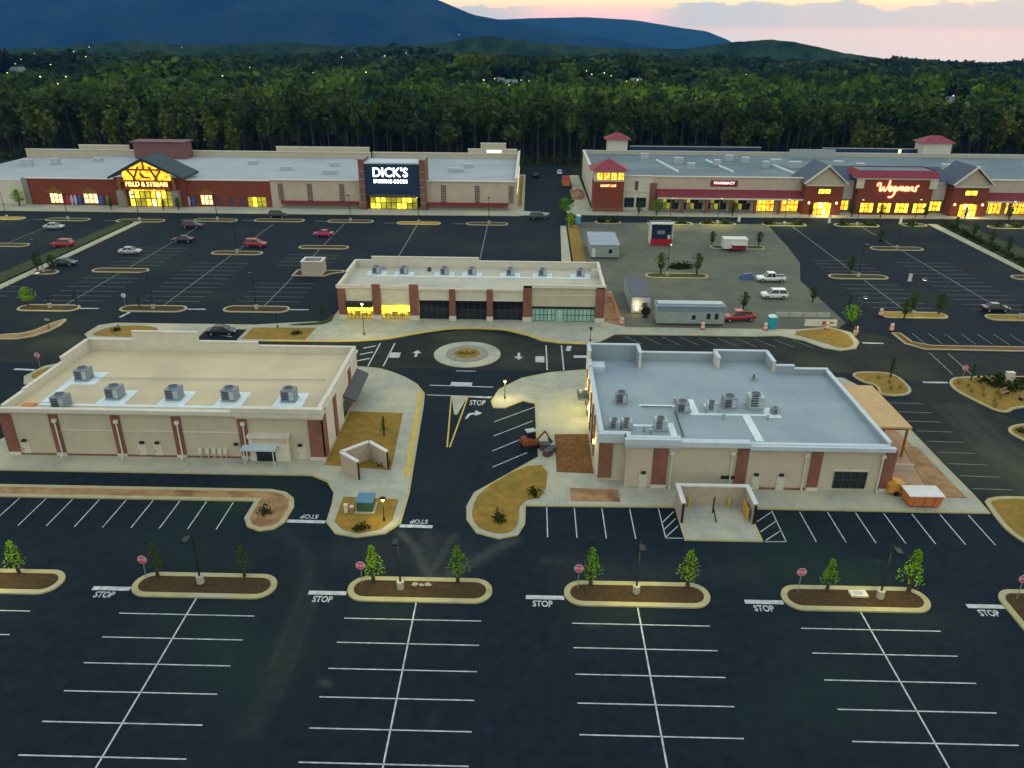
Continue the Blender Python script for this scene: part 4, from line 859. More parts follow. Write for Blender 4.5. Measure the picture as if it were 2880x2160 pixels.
lettering('sign_lettering','FIELD & STREAM',1.9,'sign_gold',ss,(-101.2,GY+.1,6.25),(R(90),0,0),.06,.82,1.0,0,.03)
band(ss,'sign_strip','lit_amber',-105.8,-96.6,GY+.1,GY+.2,4.5,4.8)
glazing(ss,-107,-95.4,GY+1.4,.14,4.3,'lit_amber',8,2,'timber',.22,.2,'entrance_glazing',['lit_yellow','lit_amber','lit_olive','lit_cream','lit_olive'])
for x in (-108.6,-94.0): band(ss,'stone_pier','stone',x-.9,x+.9,GY-.4,GY+1.4,.13,4.6); band(ss,'timber_post','timber',x-.4,x+.4,GY,GY+.8,4.6,7.7)
band(ss,'wall','brick_deep',-110.5,-107.0,GY+1.4,Y0-.002,.13,7.6); band(ss,'wall','brick_deep',-95.4,-91.6,GY+1.4,Y0-.002,.13,7.6)
MB().box(-122.4,-106.4,246,251.3,6.9,11.4).build('roof_tower','roof_rust',ss); MB().add([(-122.4,246,11.4),(-106.4,246,11.4),(-106.4,251.3,11.4),(-122.4,251.3,11.4),(-123.2,245.5,12.1),(-105.8,245.5,12.1),(-105.8,252,12.1),(-123.2,252,12.1)],[(0,1,5,4),(1,2,6,5),(2,3,7,6),(3,0,4,7),(4,5,6,7)]).build('roof_tower_cap','roof_rust',ss)
# trellises, red awnings, sign tower
for x in (-66.3,-58.5,-49.9,-22.7,-13.75,-4.7):
    f = MB()
    for dx in (-.5,0,.5): f.box(x+dx-.06,x+dx+.06,Y0-.2,Y0-.08,1.9,6.5)
    for k in range(7): f.box(x-.65,x+.65,Y0-.25,Y0-.2,2.1+.68*k,2.24+.68*k)
    f.build('trellis','trellis',ss)
for x0,x1 in ((-66.2,-45.6),(-27.0,-5.5)):
    band(ss,'awning','awning_red',x0,x1,Y0-1.4,Y0-.005,1.25,1.95); band(ss,'low_wall','stone',x0,x1,Y0-.6,Y0-.005,.13,.7)
MB().box(-43.2,-28.7,207.6,214,3.4,12.0).build('sign_tower','navy',ss); band(ss,'coping','coping_blue',-43.4,-28.5,207.4,214.2,12.0,12.35)
for x in (-44.0,-28.0):
    band(ss,'brick_pier','brick',x-.75,x+.75,207.2,214.3,.13,13.0); band(ss,'pier_cap','stone',x-.85,x+.85,207.0,214.4,13.0,13.3)
    for z in (2.0,4.0,6.0,8.0,10.0): band(ss,'pier_band','stone',x-.8,x+.8,207.12,207.2,z,z+.25)
lettering('sign_lettering',"DICK'S",3.3,'sign_white',ss,(-36.5,207.5,9.75),(R(90),0,0),.06,.95,1.0,0,.05)
lettering('sign_lettering','SPORTING GOODS',1.3,'sign_white',ss,(-36.5,207.5,7.5),(R(90),0,0),.05,.80,1.0,0,.03)
band(ss,'entrance_canopy','trellis',-42.3,-29.9,206.6,208.4,3.5,4.1); band(ss,'entrance_fascia','lit_olive',-42.0,-30.2,208.2,208.5,4.1,5.8)
glazing(ss,-42.4,-29.8,208.7,.14,3.4,'lit_yellow',9,2,'trellis',.16,.2,'entrance_glazing',['lit_yellow','lit_olive','lit_yellow','lit_olive','lit_olive'])
for k in range(9): MB().box(-3.2,-3.1,214+5*k,216.2+5*k,3.4,4.4).build('side_window','lit_cream',ss)
# kayaks and boards leaning on the front wall
kp = None
for i,(x,mt_,lb) in enumerate(((-124.2,'kayak_red','red kayak stood on end beside a lit store window'),(-123.2,'kayak_lilac','lilac kayak stood on end next to the red one'),(-122.2,'kayak_lilac','lilac kayak stood nearest the blue one'),(-121.0,'kayak_blue','slim blue kayak stood by the second lit window'),(-115.2,'kayak_blue','broad blue kayak stood right of the second lit window'),(-113.4,'kayak_green','green kayak leaning near the entrance pier'),(-90.2,'kayak_blue','blue kayak stood between the gable and a lit window'),(-91.4,'kayak_lilac','lilac kayak stood beside the gable pier'))):
    secs = []
    for t in range(9):
        u = t/8; w = (.62 if 'broad' in lb else .42)*math.sin(math.pi*(.04+.92*u))**.6; d = .22*math.sin(math.pi*(.06+.88*u)); z = .16+2.7*u
        secs.append([(x-w,Y0-.6+.15*u,z),(x,Y0-.6-d+.15*u,z),(x+w,Y0-.6+.15*u,z),(x,Y0-.6+d*.5+.15*u,z)])
    tag(MB().loft(secs).build('kayak',mt_),lb,'kayak','kayaks along the sports store front')

# ---------------------------------------------------------------- grocery store (far right)
gs = thing('grocery_store', 'long grocery store with red mansard, two gabled entrances and script sign', 'building', (80, 235, 0))
Y0 = 211.0
band(gs,'wall','stucco_light',25,33,Y0,Y0+.4,.13,9.0); band(gs,'wall','stucco_pink',33,72.4,Y0,Y0+.4,4.0,8.9); band(gs,'wall','stucco',72.4,120,Y0+1.5,Y0+1.9,.13,8.4); band(gs,'wall','stucco_pink',119.7,170,Y0,Y0+.4,4.2,8.9)
band(gs,'wall','stucco_light',17.4,17.8,Y0+2,262,.13,8.6); band(gs,'wall','stucco',17.8,170,262,262.4,.13,8.6)
MB().sheet([(17.8,Y0+.4),(170,Y0+.4),(170,262),(17.8,262)],7.6).build('roof','roof_slate',gs)
for a,b,z in ((25,33,9.0),(33,72.4,8.9),(119.7,170,8.9)): band(gs,'coping','coping',a,b,Y0-.25,Y0+.6,z,z+.25)
band(gs,'coping','coping',17.2,18.0,Y0+2,262.5,8.6,8.85); band(gs,'coping','coping_blue',18.0,170,261.9,262.6,8.6,8.8)
# corner tower
band(gs,'tower','brick_deep',17.2,25.0,208.4,216,.13,8.0); band(gs,'tower_top','stucco_light',17.2,25.0,208.4,216,8.0,10.8)
for i in range(4): band(gs,'tower_window','lit_amber',17.9+1.85*i,19.2+1.85*i,208.3,208.38,8.5,10.2)
MB().hip(16.0,26.2,207.3,217.2,10.8,13.4).build('tower_roof','roof_red',gs)
lettering('sign_lettering','MARKET CAFE',.85,'sign_orange',gs,(20.9,208.3,6.9),(R(90),0,0),.05,.75,1.0,0,.02)
band(gs,'brick_base','brick',17.1,25.1,208.28,208.4,.13,1.2)
for x0,x1 in ((25.7,28.2),(28.9,31.4)): glazing(gs,x0,x1,Y0,.9,3.4,'glass_dark',3,2,'trellis',.1,.15)
band(gs,'pilaster','brick',32.3,34.0,Y0-.5,Y0-.005,.13,7.4); band(gs,'pilaster','trellis',28.3,29.0,Y0-.3,Y0-.005,5.4,7.8); band(gs,'string_course','coping',25,32.3,Y0-.2,Y0-.005,5.0,5.4)
# arcade with red standing-seam awning
for x0,x1,xr in ((34,72.2,59),(119.9,170,119)):
    MB().add([(x0,Y0-3.2,4.1),(x1,Y0-3.2,4.1),(x1,Y0-.005,5.8),(x0,Y0-.005,5.8),(x0,Y0-3.2,3.85),(x1,Y0-3.2,3.85),(x1,Y0-.005,3.85),(x0,Y0-.005,3.85)],[(0,1,2,3),(0,4,5,1),(4,7,6,5),(0,3,7,4),(1,5,6,2)]).build('awning_roof','awning_red',gs)
    band(gs,'fascia','coping',x0,x1,Y0-3.35,Y0-3.2,3.75,4.15)
    n = round((x1-x0)/6.4)
    for i in range(n): band(gs,'arcade_post','brick',x0+6.4*i+.0,x0+6.4*i+.7,Y0-3.1,Y0-2.4,.13,3.85)
    for i in range(n):
        a = x0+6.4*i+.9; lit = a > xr-1
        glazing(gs,a,a+5.3,Y0+.3,(.2 if lit else .5),3.8,'glass_dark',5,2,'trellis',.12,.15,'shop_window',['lit_amber','lit_amber','lit_yellow','lit_amber'] if lit else ['glass_dark','glass_dark','lit_olive','stucco'])
band(gs,'wall','stucco',33,72.4,Y0+.45,Y0+.7,.13,4.0); band(gs,'wall','stucco',119.7,170,Y0+.45,Y0+.7,.13,4.2)
band(gs,'sign_panel','awning_red',48.2,55.4,Y0-.12,Y0-.005,6.6,8.2); lettering('sign_lettering','PHARMACY',1.05,'sign_pink',gs,(51.8,Y0-.16,7.5),(R(90),0,0),.04,1.0,.9,0,.03)
# two gabled entrance pavilions
for x0,x1 in ((72.4,82.2),(110.8,119.8)):
    c = (x0+x1)/2; yf = 207.6
    band(gs,'pavilion','brick_deep',x0,x1,yf,Y0+1.4,.13,7.8)
    MB().add([(x0,yf-.05,7.8),(x1,yf-.05,7.8),(x1,yf-.05,8.5),(c,yf-.05,12.3),(x0,yf-.05,8.5)],[(0,1,2,3,4)]).build('gable','stucco',gs)
    MB().add([(x0-.8,yf-.7,8.2),(c,yf-.7,12.9),(x1+.8,yf-.7,8.2),(x0-.8,219,8.2),(c,219,12.9),(x1+.8,219,8.2)],[(0,1,4,3),(1,2,5,4)]).build('gable_roof','roof_navy',gs)
    for s in (-1,1): MB().tube((c,yf-.75,12.85),(c+s*(x1-x0+1.6)/2,yf-.75,8.2),.28,n=4).build('bargeboard','coping',gs)
    band(gs,'string_course','coping',x0-.1,x1+.1,yf-.12,yf-.05,7.6,7.95)
    glazing(gs,c-1.6,c+1.6,yf-.02,5.6,6.9,'lit_yellow',2,1,'trellis',.12,.12); band(gs,'window_hood','trellis',c-1.7,c+1.7,yf-.3,yf-.04,6.95,7.3)
    glazing(gs,c-2.3,c+2.3,yf-.04,.14,3.3,'lit_amber',4,2,'timber',.16,.14,'entrance_door',['lit_amber','lit_yellow','lit_cream','lit_amber'])
    for s in (-1,1): w = MB().box(c+s*3.6-.18,c+s*3.6+.18,yf-.3,yf,3.0,3.5).build('wall_sconce','lantern',gs)
    lt = bpy.data.lights.new('entrance_light','AREA'); lt.energy = 420; lt.size = 3; lt.color = (1,.72,.3); lo = bpy.data.objects.new('entrance_light',lt); col.objects.link(lo); lo.parent = gs; lo.location = Vector((c,yf-1.2,3.4))-parent_off(gs)
# centre block with red mansard
band(gs,'centre_block','brick_deep',86.4,105.8,208.6,Y0+1.4,.13,9.3); band(gs,'wall','stucco_light',82.3,86.3,Y0+.6,Y0+1.4,3.6,8.6); band(gs,'wall','stucco_light',105.9,110.7,Y0+.6,Y0+1.4,3.6,8.6)
band(gs,'cornice','coping',85.6,106.6,208.2,Y0+1.4,9.3,9.75)
for x0,x1 in ((85.6,87.6),(104.6,106.6)): band(gs,'quoin','stucco_light',x0,x1,208.35,208.59,7.0,9.3)
MB().add([(85.3,207.9,9.75),(106.9,207.9,9.75),(106.0,209.4,11.5),(86.2,209.4,11.5),(85.3,218,9.75),(106.9,218,9.75),(106.0,216.6,11.5),(86.2,216.6,11.5)],[(0,1,2,3),(1,5,6,2),(5,4,7,6),(4,0,3,7)]).build('mansard_roof','roof_red',gs); MB().sheet([(86.3,209.5),(105.9,209.5),(105.9,216.5),(86.3,216.5)],11.3).build('mansard_deck','roof_slate',gs)
for x0,x1 in ((82.6,85.6),(87.6,91.1),(92.2,95.7),(96.8,100.3),(101.4,104.9),(106.9,110.2)): glazing(gs,x0,x1,(208.55 if 87<x0<104 else Y0+.5),.7,3.25,'lit_amber',3,2,'trellis',.12,.12,'window',['lit_yellow','lit_amber','lit_yellow'])
band(gs,'wall','stone',82.3,86.3,Y0+.65,Y0+1.4,.13,3.6); band(gs,'wall','stone',105.9,110.7,Y0+.65,Y0+1.4,.13,3.6)
for x0,x1 in ((82.0,86.5),(105.8,111.0)): MB().add([(x0,Y0+.2,8.6),(x1,Y0+.2,8.6),(x1,Y0+7,11.3),(x0,Y0+7,11.3)],[(0,1,2,3)]).build('hip_roof','roof_navy',gs)
# script sign: strokes of one brush line per letter
def script_sign(x, z, s, y):
    strokes = [[(0,1.0),(-.15,1.25),(.05,1.5),(.35,1.45),(.45,1.1),(.45,.5),(.6,.15),(.85,.5),(1.0,1.0),(1.1,.45),(1.3,.15),(1.6,.7),(1.75,1.4),(1.7,1.9)],
               [(1.85,.55),(2.25,.65),(2.3,.9),(2.1,.98),(1.95,.7),(1.98,.35),(2.2,.22),(2.5,.4)],
               [(3.0,.85),(2.75,.95),(2.6,.6),(2.75,.28),(3.0,.45),(3.08,.95),(3.05,.1),(2.9,-.55),(2.5,-.8),(2.15,-.7)],
               [(3.25,.25),(3.35,.95),(3.42,.5),(3.6,.95),(3.75,.85),(3.75,.25),(3.82,.6),(4.0,.95),(4.15,.85),(4.15,.25)],
               [(4.85,.85),(4.6,.95),(4.42,.6),(4.55,.25),(4.8,.4),(4.9,.95),(4.92,.25)],
               [(5.15,.25),(5.22,.95),(5.3,.6),(5.5,.95),(5.68,.8),(5.7,.25)],
               [(6.5,1.15),(6.25,.95),(6.1,.75),(6.3,.5),(6.2,.22),(5.95,.3)]]
    for st in strokes:
        mb = MB(); pts = chaikin(st, 2, False)
        for a, b in zip(pts[:-1], pts[1:]): mb.tube((x+s*(a[0]+.12*a[1]),y,z+s*a[1]),(x+s*(b[0]+.12*b[1]),y,z+s*b[1]),.16*s,n=5)
        mb.build('sign_letter','sign_red',gs)
script_sign(91.0, 6.0, 1.62, 208.35)
for x0,x1,y in ((24.9,32.4,262.6),(126.4,136.6,262.6)):
    MB().box(x0+.6,x1-.6,y,y+6,.13,12.1).build('cupola','stucco_light',gs); MB().hip(x0-.4,x1+.4,y-.9,y+6.9,12.1,14.1).build('cupola_roof','roof_red',gs)
for (x0,y0),(x1,y1) in (((39.4,248.9),(42.3,227)),((54.8,250),(58.1,227.6)),((72.5,246.4),(74.9,226.6))): MB().tube((x0,y0,7.8),(x1,y1,7.8),.35,n=4).build('roof_walk','pad_white',gs)
for x,y,s in ((45.3,244,1.3),(47,233,1.1),(56,240,1.0),(66,246,1.2),(74,242,1.6),(78.5,238,1.8),(92,240,1.4),(97,236,1.2),(122,236,1.5),(128,232,1.6),(62,250,1.2),(70,238,.9),(36,252,1.2)): MB().box(x-s,x+s,y-.9,y+.9,7.6,9.4).build('roof_unit','unit_light',gs)
MB().box(82.5,97,257,257.4,7.6,10.4).build('screen_wall','galv',gs)
for x0,x1 in ((33,76),(96,130)):
    f = MB().box(x0,x1,266,266.3,.0,9.6); f.build('back_parapet','navy',gs); MB().box(x0,x1,265.9,266.4,9.6,9.8).build('coping','galv',gs)
w = MB().box(119.0,119.6,261.5,262,9.0,10.0).build('roof_lamp','star_lamp',gs)

# ================================================================== YARD THINGS
# refuse enclosure beside the tan-roofed building, turned 45 degrees
e1 = thing('refuse_enclosure', 'tan block refuse enclosure with white coping beside the dry grass bed', 'enclosure', (-17.4, 72.9, 0.13))
A,B_,C_,D_ = (-19.8,72.7),(-17.2,75.15),(-14.85,72.95),(-17.55,70.7)
def slab_wall(p, q, t, z0, z1, name, mt, root):
    a, b = Vector(p), Vector(q); d = (b-a).normalized(); nn = Vector((-d.y,d.x))*t/2
    return MB().prism(ccw([tuple(a+nn),tuple(a-nn),tuple(b-nn),tuple(b+nn)]), z0, z1).build(name, mt, root)
for p, q in ((A,B_),(B_,C_),(A,D_)):
    slab_wall(p,q,.26,.13,2.25,'wall','block',e1); slab_wall(p,q,.4,2.25,2.4,'coping','white_metal',e1)
MB().sheet(ccw([A,B_,C_,D_]), .145).build('floor_slab','concrete',e1)
for p in (D_,C_): MB().box(p[0]-.09,p[0]+.09,p[1]-.09,p[1]+.09,.13,2.2).build('gate_post','black_metal',e1)
# refuse enclosure in front of the grey-roofed building
e2 = thing('refuse_enclosure', 'tan block refuse enclosure with white coping between hatched bays', 'enclosure', (18.9, 65.6, 0.13))
for b in ((15.3,22.5,67.1,67.35),(15.3,15.55,64.0,67.1),(22.25,22.5,64.0,67.1)): MB().box(*b,.13,2.25).build('wall','block',e2)
for b in ((15.2,22.6,67.0,67.45),(15.2,15.65,63.9,67.0),(22.15,22.6,63.9,67.0)): MB().box(*b,2.25,2.4).build('coping','white_metal',e2)
for x in (15.42,22.38): MB().box(x-.1,x+.1,63.75,63.9,.13,2.2).build('gate_post','black_metal',e2)
MB().box(15.55,22.25,61.2,67.1,.135,.145).build('floor_slab','concrete',e2)
MB().tube((18.8,63.9,.14),(18.8,65.6,.9),.07).tube((18.8,65.6,.14),(18.8,65.6,2.0),.08).build('gate_stop','black_metal',e2)
for x in (16.6,20.6):
    b = MB().cyl(x,66.6,.145,1.25,.14,n=10); tag(b.build('bollard','paint_yellow'), 'yellow bollard inside the enclosure '+('near its plaza-side wall' if x < 18 else 'left of the yellow gate leaf'), 'bollard', 'enclosure bollards')
gl = thing('gate_leaf', 'yellow and orange gate leaf folded against the enclosure wall', 'gate', (21.9,65.2,.145))
MB().box(21.8,21.9,64.3,66.1,.3,1.5).build('panel','amber_paint',gl); MB().box(21.78,21.92,64.25,64.35,.145,1.6).build('post','paint_yellow',gl)
# transformer on its island
tr = thing('transformer', 'dark green pad transformer with blue-tinted lid on the grass island', 'transformer', (-15.7,65.2,.165))
MB().box(-16.5,-14.95,64.4,66.0,.3,1.35).build('cabinet','transformer',tr); MB().box(-16.6,-14.85,64.3,66.1,1.35,1.45).build('lid','transformer_lid',tr); MB().box(-16.7,-14.75,64.2,66.2,.165,.3).build('pad','concrete',tr)
for x in (-16.1,-15.35): MB().box(x-.3,x+.3,64.37,64.4,.4,1.25).build('door','transformer',tr)
for x, lb, h in ((-17.6,'pale cable pedestal beside the green transformer',1.0),(-17.0,'brown cable pedestal next to the transformer',.8)):
    b = thing('cable_pedestal', lb, 'pedestal', (x,64.5,.165)); MB().box(x-.16,x+.16,64.36,64.64,.165,h).build('body','stucco_light' if h>.9 else 'wood',b); MB().box(x-.19,x+.19,64.33,64.67,h,h+.07).build('cap','coping',b)

# ---- light columns
def make_lamp(name, label, loc, h, lit, rz=0.0, base=True, e=170, grp='car park light columns', colr=(1.0,.88,.26)):
    t = thing(name, label, 'lamp post', loc, rz, grp)
    zb = .75 if base else .1
    if base: MB().cyl(0,0,0,zb,.32,n=14).build('concrete_base','concrete',t,False)
    MB().tube((0,0,zb),(0,0,h),.09,.06,8).build('pole','black_metal',t,False)
    MB().tube((0,0,h-.1),(0,-.75,h),.045).build('arm','black_metal',t,False)
    MB().box(-.24,.24,-1.45,-.65,h-.05,h+.13).build('head','black_metal',t,False)
    MB().box(-.19,.19,-1.38,-.75,h-.09,h-.05).build('lens','lamp_lens' if lit else 'glass_dark',t,False)
    if lit:
        l = bpy.data.lights.new('lamp_light','SPOT'); l.energy = e*1.9; l.color = colr; l.spot_size = R(140); l.spot_blend = .8; l.shadow_soft_size = .25
        o = bpy.data.objects.new('lamp_light',l); col.objects.link(o); o.parent = t; o.location = (0,-1.05,h-.15)
    return t
for i,(x,y,h,lit,lb,e) in enumerate(((-45.9,53.3,5.5,True,'light column on the island cut by the left frame edge',420),(-27.8,53.4,5.2,False,'unlit light column on the second near island',0),(-10.45,53.2,5.5,True,'light column on the near island with pale rocks, below the drive',260),(9.7,53.3,5.3,True,'light column in the middle of the near island facing the refuse enclosure',330),(30.35,53.3,5.5,True,'light column on the near island with a utility slab',300))):
    make_lamp('light_column', lb, (x,y,.1), h, lit, 0, True, e)
far = [(-81.6,124.6,'first island of the west row'),(-63.9,124.9,'second island of the west row'),(-46.3,125.4,'third island of the west row'),(-95,145.8,'west median end'),(-62.3,161.9,'isolated west island'),(-115.2,191.5,'store-front island left of the gable'),(-97,191.2,'store-front island at the median head'),(-78,192.8,'store-front island facing the brick wall'),(-44.6,193.4,'store-front island facing the sign tower'),
       (-131,192,'store-front island at far left'),(-27.3,192.2,'store-front island right of the sign tower'),(-9.8,192.4,'store-front island near the side road'),(35.5,195.4,'grassy island facing the red awning'),(47.5,195.6,'grassy island by the trailer yard'),(64.2,195.6,'grassy island facing the first grocery gable'),(82.3,195.8,'grassy island facing the grocery centre block'),(97.0,197,'short island by the east path'),(119.4,195.8,'last grassy island on the right'),(65.9,127.2,'front island of the east lot'),(65.3,150,'middle island of the east lot'),(82.5,172.8,'far island of the east lot'),(83.7,126.6,'front island at the right frame edge'),(27.5,149,'island behind the office trailer'),(52.2,117.0,'bed beside the yard entrance')]
lit_far = {9:520,10:330,12:1100,13:1100,14:1100,15:1000,16:800,17:1000,0:330,18:300,22:300,23:300}
fl0 = make_lamp('light_column', 'light column on the '+far[0][2], (far[0][0],far[0][1],.1), 6.6, True, 0, True, lit_far[0])
for i,(x,y,lb) in enumerate(far[1:],1):
    make_lamp('light_column', 'light column on the '+lb, (x,y,.1), 6.6, i in lit_far, 0, True, lit_far.get(i,0))
def make_post_top(label, loc, h, lit, e=60):
    t = thing('post_lamp', label, 'lamp post', loc, 0, 'pedestrian post lamps')
    MB().cyl(0,0,0,.35,.14,.09,10).tube((0,0,.35),(0,0,h-.35),.05).build('pole','black_metal',t,False)
    MB().cyl(0,0,h-.38,h-.3,.14,.22,10).build('collar','black_metal',t,False)
    MB().cyl(0,0,h-.3,h-.05,.17,.2,10).build('globe','lantern' if lit else 'glass_dark',t,False)
    MB().cyl(0,0,h-.05,h+.12,.34,.05,10).build('cap','black_metal',t,False)
    if lit:
        l = bpy.data.lights.new('lamp_light','POINT'); l.energy = e*2.0; l.color = (1,.84,.28); l.shadow_soft_size = .15
        o = bpy.data.objects.new('lamp_light',l); col.objects.link(o); o.parent = t; o.location = (0,-.3,h-.5)
    return t
make_post_top('black post lamp on the transformer island', (-13.6,63.2,.165), 2.6, True, 45)
make_post_top('black post lamp on the tip of the yellow-lit plaza', (-2.7,91.3,.13), 2.7, True, 130)
make_post_top('black post lamp behind the grey roof by the plaza crossing', (9.9,112.6,.13), 2.2, False)
make_post_top('tall black post lamp in front of the lit shops', (-25.5,113.7,.13), 5.3, True, 170)
make_post_top('small black post lamp in the dry grass beside the shop row', (-40.0,116.5,.165), 2.4, False)

# ---- stop signs
def make_stop(label, loc, rz=0.0):
    t = thing('stop_sign', label, 'stop sign', loc, rz, 'red octagonal stop signs')
    MB().tube((0,0.03,0),(0,0.03,2.45),.035).build('post','galv',t,False)
    o8 = [(.42*math.cos(R(22.5+45*i)),2.15+.42*math.sin(R(22.5+45*i))) for i in range(8)]
    i8 = [(p[0]*.90,2.15+(p[1]-2.15)*.90) for p in o8]
    MB().add([(p[0],-.02,p[1]) for p in o8]+[(p[0],.0,p[1]) for p in o8],[tuple(range(8)),tuple(range(15,7,-1))]+[(i,8+i,8+(i+1)%8,(i+1)%8) for i in range(8)]).build('border','white_metal',t,False)
    MB().add([(p[0],-.03,p[1]) for p in i8],[tuple(range(8))]).build('plate','stop_red',t,False)
    me = text_mesh('STOP',.28,0.0,0,.01); me.materials.clear(); me.materials.append(MAT['white_metal']); o = bpy.data.objects.new('lettering',me); col.objects.link(o); o.parent = t; o.location = (0,-.036,2.15); o.rotation_euler = (R(90),0,0)
    return t
s0 = make_stop('stop sign on the near island left of the drive, beside a dark sapling', (-32.6,53.6,.13))
for x,y,lb in ((-13.8,53.4,'stop sign on the near island below the centre drive'),(4.75,53.6,'stop sign on the near island facing the refuse enclosure'),(23.55,53.7,'stop sign on the near island with the utility slab'),(41.9,53.4,'stop sign on the island cut by the right frame edge'),(-67.9,98.3,'distant stop sign beyond the left corner of the tan roof'),(60.0,98.9,'stop sign on the yellow grass island at the right edge')): dup(s0,(x,y,.13),0,lb)

dup(s0,(-68.8,125.2,.13),math.pi,'stop sign seen from behind on the second west island')
gp = thing('sign_post','black signpost with two blades beside the west road corner','signpost',(-75.9,114.4,.15)); MB().tube((-75.9,114.4,.1),(-75.9,114.4,2.5),.05).build('post','black_metal',gp); MB().box(-76.4,-75.4,114.33,114.37,2.0,2.4).build('blade','dark_grey',gp); MB().box(-76.3,-75.5,114.33,114.37,1.5,1.85).build('blade','galv',gp)
# ---- boulders and a utility slab on near islands
for k,(x,y,s,lb) in enumerate(((-9.25,53.6,.30,'rounded pale rock nearest the light column'),(-8.7,53.55,.22,'small middle pale rock on the near island'),(-8.15,53.6,.28,'outer pale rock on the near island'))):
    mb = MB(); sec = []
    for t in range(5):
        u = t/4; r = s*math.sin(math.pi*(.15+.8*u))+.02
        sec.append([(x+r*(1+.2*math.sin(3*i+k))*math.cos(2*math.pi*i/9), y+r*.8*(1+.2*math.cos(2*i+k))*math.sin(2*math.pi*i/9), .12+s*1.0*u) for i in range(9)])
    tag(mb.loft(sec).build('rock','rock'), lb, 'rock', 'pale rocks on the near island')
us = thing('utility_slab', 'pale concrete utility slab with hatch on the near right island', 'slab', (28.6,53.6,.13)); MB().box(27.9,29.35,53.2,54.0,.12,.3).build('slab','stucco_light',us); MB().box(28.3,28.95,53.4,53.8,.3,.33).build('hatch','galv',us)

# ================================================================== VEHICLES
def make_car(name, label, cat, loc, rz, paint, kind='sedan', grp='parked cars'):
    t = thing(name, label, cat, loc, rz, grp)
    L, W, H = {'sedan':(4.5,1.75,1.42),'suv':(4.6,1.85,1.72),'pickup':(5.4,1.95,1.8),'van':(5.2,1.95,2.1)}[kind]
    hl, hw = L/2, W/2
    if kind == 'sedan': prof = [(-hl,.55,.80),(-hl+.12,.38,.92),(-hl+.9,.30,.98),(-.9,.28,.98),(.9,.28,.96),(hl-.7,.30,.86),(hl-.12,.38,.74),(hl,.5,.66)]; cab = [(-hl+.75,.96,.62),(-hl+1.35,H,.48),(.35,H,.48),(1.25,.94,.60)]
    elif kind == 'suv': prof = [(-hl,.6,1.0),(-hl+.1,.42,1.08),(-1.0,.34,1.10),(1.0,.34,1.08),(hl-.5,.36,1.0),(hl-.1,.42,.9),(hl,.55,.8)]; cab = [(-hl+.12,1.06,.68),(-hl+.5,H,.55),(.5,H,.55),(1.3,1.06,.66)]
    elif kind == 'van': prof = [(-hl,.6,1.2),(-hl+.1,.42,1.22),(0,.36,1.22),(1.4,.36,1.15),(hl-.3,.4,1.0),(hl,.55,.85)]; cab = [(-hl+.05,1.2,.72),(-hl+.2,H,.64),(1.0,H,.62),(1.9,1.12,.7)]
    else: prof = [(-hl,.65,1.02),(-hl+.06,.5,1.05),(-.4,.45,1.06),(1.0,.45,1.06),(hl-.4,.46,1.0),(hl-.08,.5,.92),(hl,.6,.85)]; cab = [(-.75,1.04,.7),(-.55,H,.6),(.7,H,.58),(1.35,1.04,.68)]
    secs = []
    for x,z0,z1 in prof:
        tw = hw*(.86 if abs(x) > hl-.05 else 1.0); m_ = z0+(z1-z0)*.55
        secs.append([(x,-tw*.9,z0),(x,tw*.9,z0),(x,tw,m_),(x,tw*.9,z1),(x,-tw*.9,z1),(x,-tw,m_)])
    MB().loft(secs).build('body', paint, t, False)
    (xa,za,wa),(xb,zb,wb),(xc,zc,wc),(xd,zd,wd) = cab
    MB().add([(xa,-wa-.12,za),(xa,wa+.12,za),(xb,wb+.08,zb),(xb,-wb-.08,zb),(xd,-wd-.12,zd),(xd,wd+.12,zd),(xc,wc+.08,zc),(xc,-wc-.08,zc)],[(0,3,2,1),(4,5,6,7),(0,4,7,3),(1,2,6,5)]).build('glasshouse','glass_car',t,False)
    MB().box(xb-.05,xc+.05,-wb-.1,wb+.1,zb-.02,zb+.06).build('roof_panel',paint,t,False)
    for s in (-1,1):
        for (p0,p1) in (((xa,za,wa+.13),(xb,zb,wb+.09)),((xd,zd,wd+.13),(xc,zc,wc+.09)),(((xb+xc)/2,za,wa+.13),((xb+xc)/2,zb,wb+.09))): MB().tube((p0[0],s*p0[2],p0[1]),(p1[0],s*p1[2],p1[1]),.055,n=4).build('pillar',paint,t,False)
    if kind == 'pickup':
        MB().box(-hl+.15,-.9,-hw*.78,hw*.78,1.0,1.075).build('load_bed','rubber',t,False)
        for s in (-1,1): MB().box(-hl+.1,-.85,s*hw*.86-.06,s*hw*.86+.06,1.04,1.2).build('bed_side',paint,t,False)
    r = .34 if kind != 'pickup' else .39
    for x in (-hl+.85,hl-.9):
        for s in (-1,1):
            w = MB().axle(x,s*(hw-.1),r,r,.24).build('wheel','rubber',t,False); MB().axle(x,s*(hw-.1),r,r*.58,.26).build('rim','hub',w,False)
    for s in (-1,1):
        MB().box(hl-.1,hl+.01,s*hw*.62-.2,s*hw*.62+.2,.62,.76).build('headlight','head_light',t,False); MB().box(-hl-.01,-hl+.1,s*hw*.66-.17,s*hw*.66+.17,.72,.9).build('tail_light','tail_light',t,False)
    return t
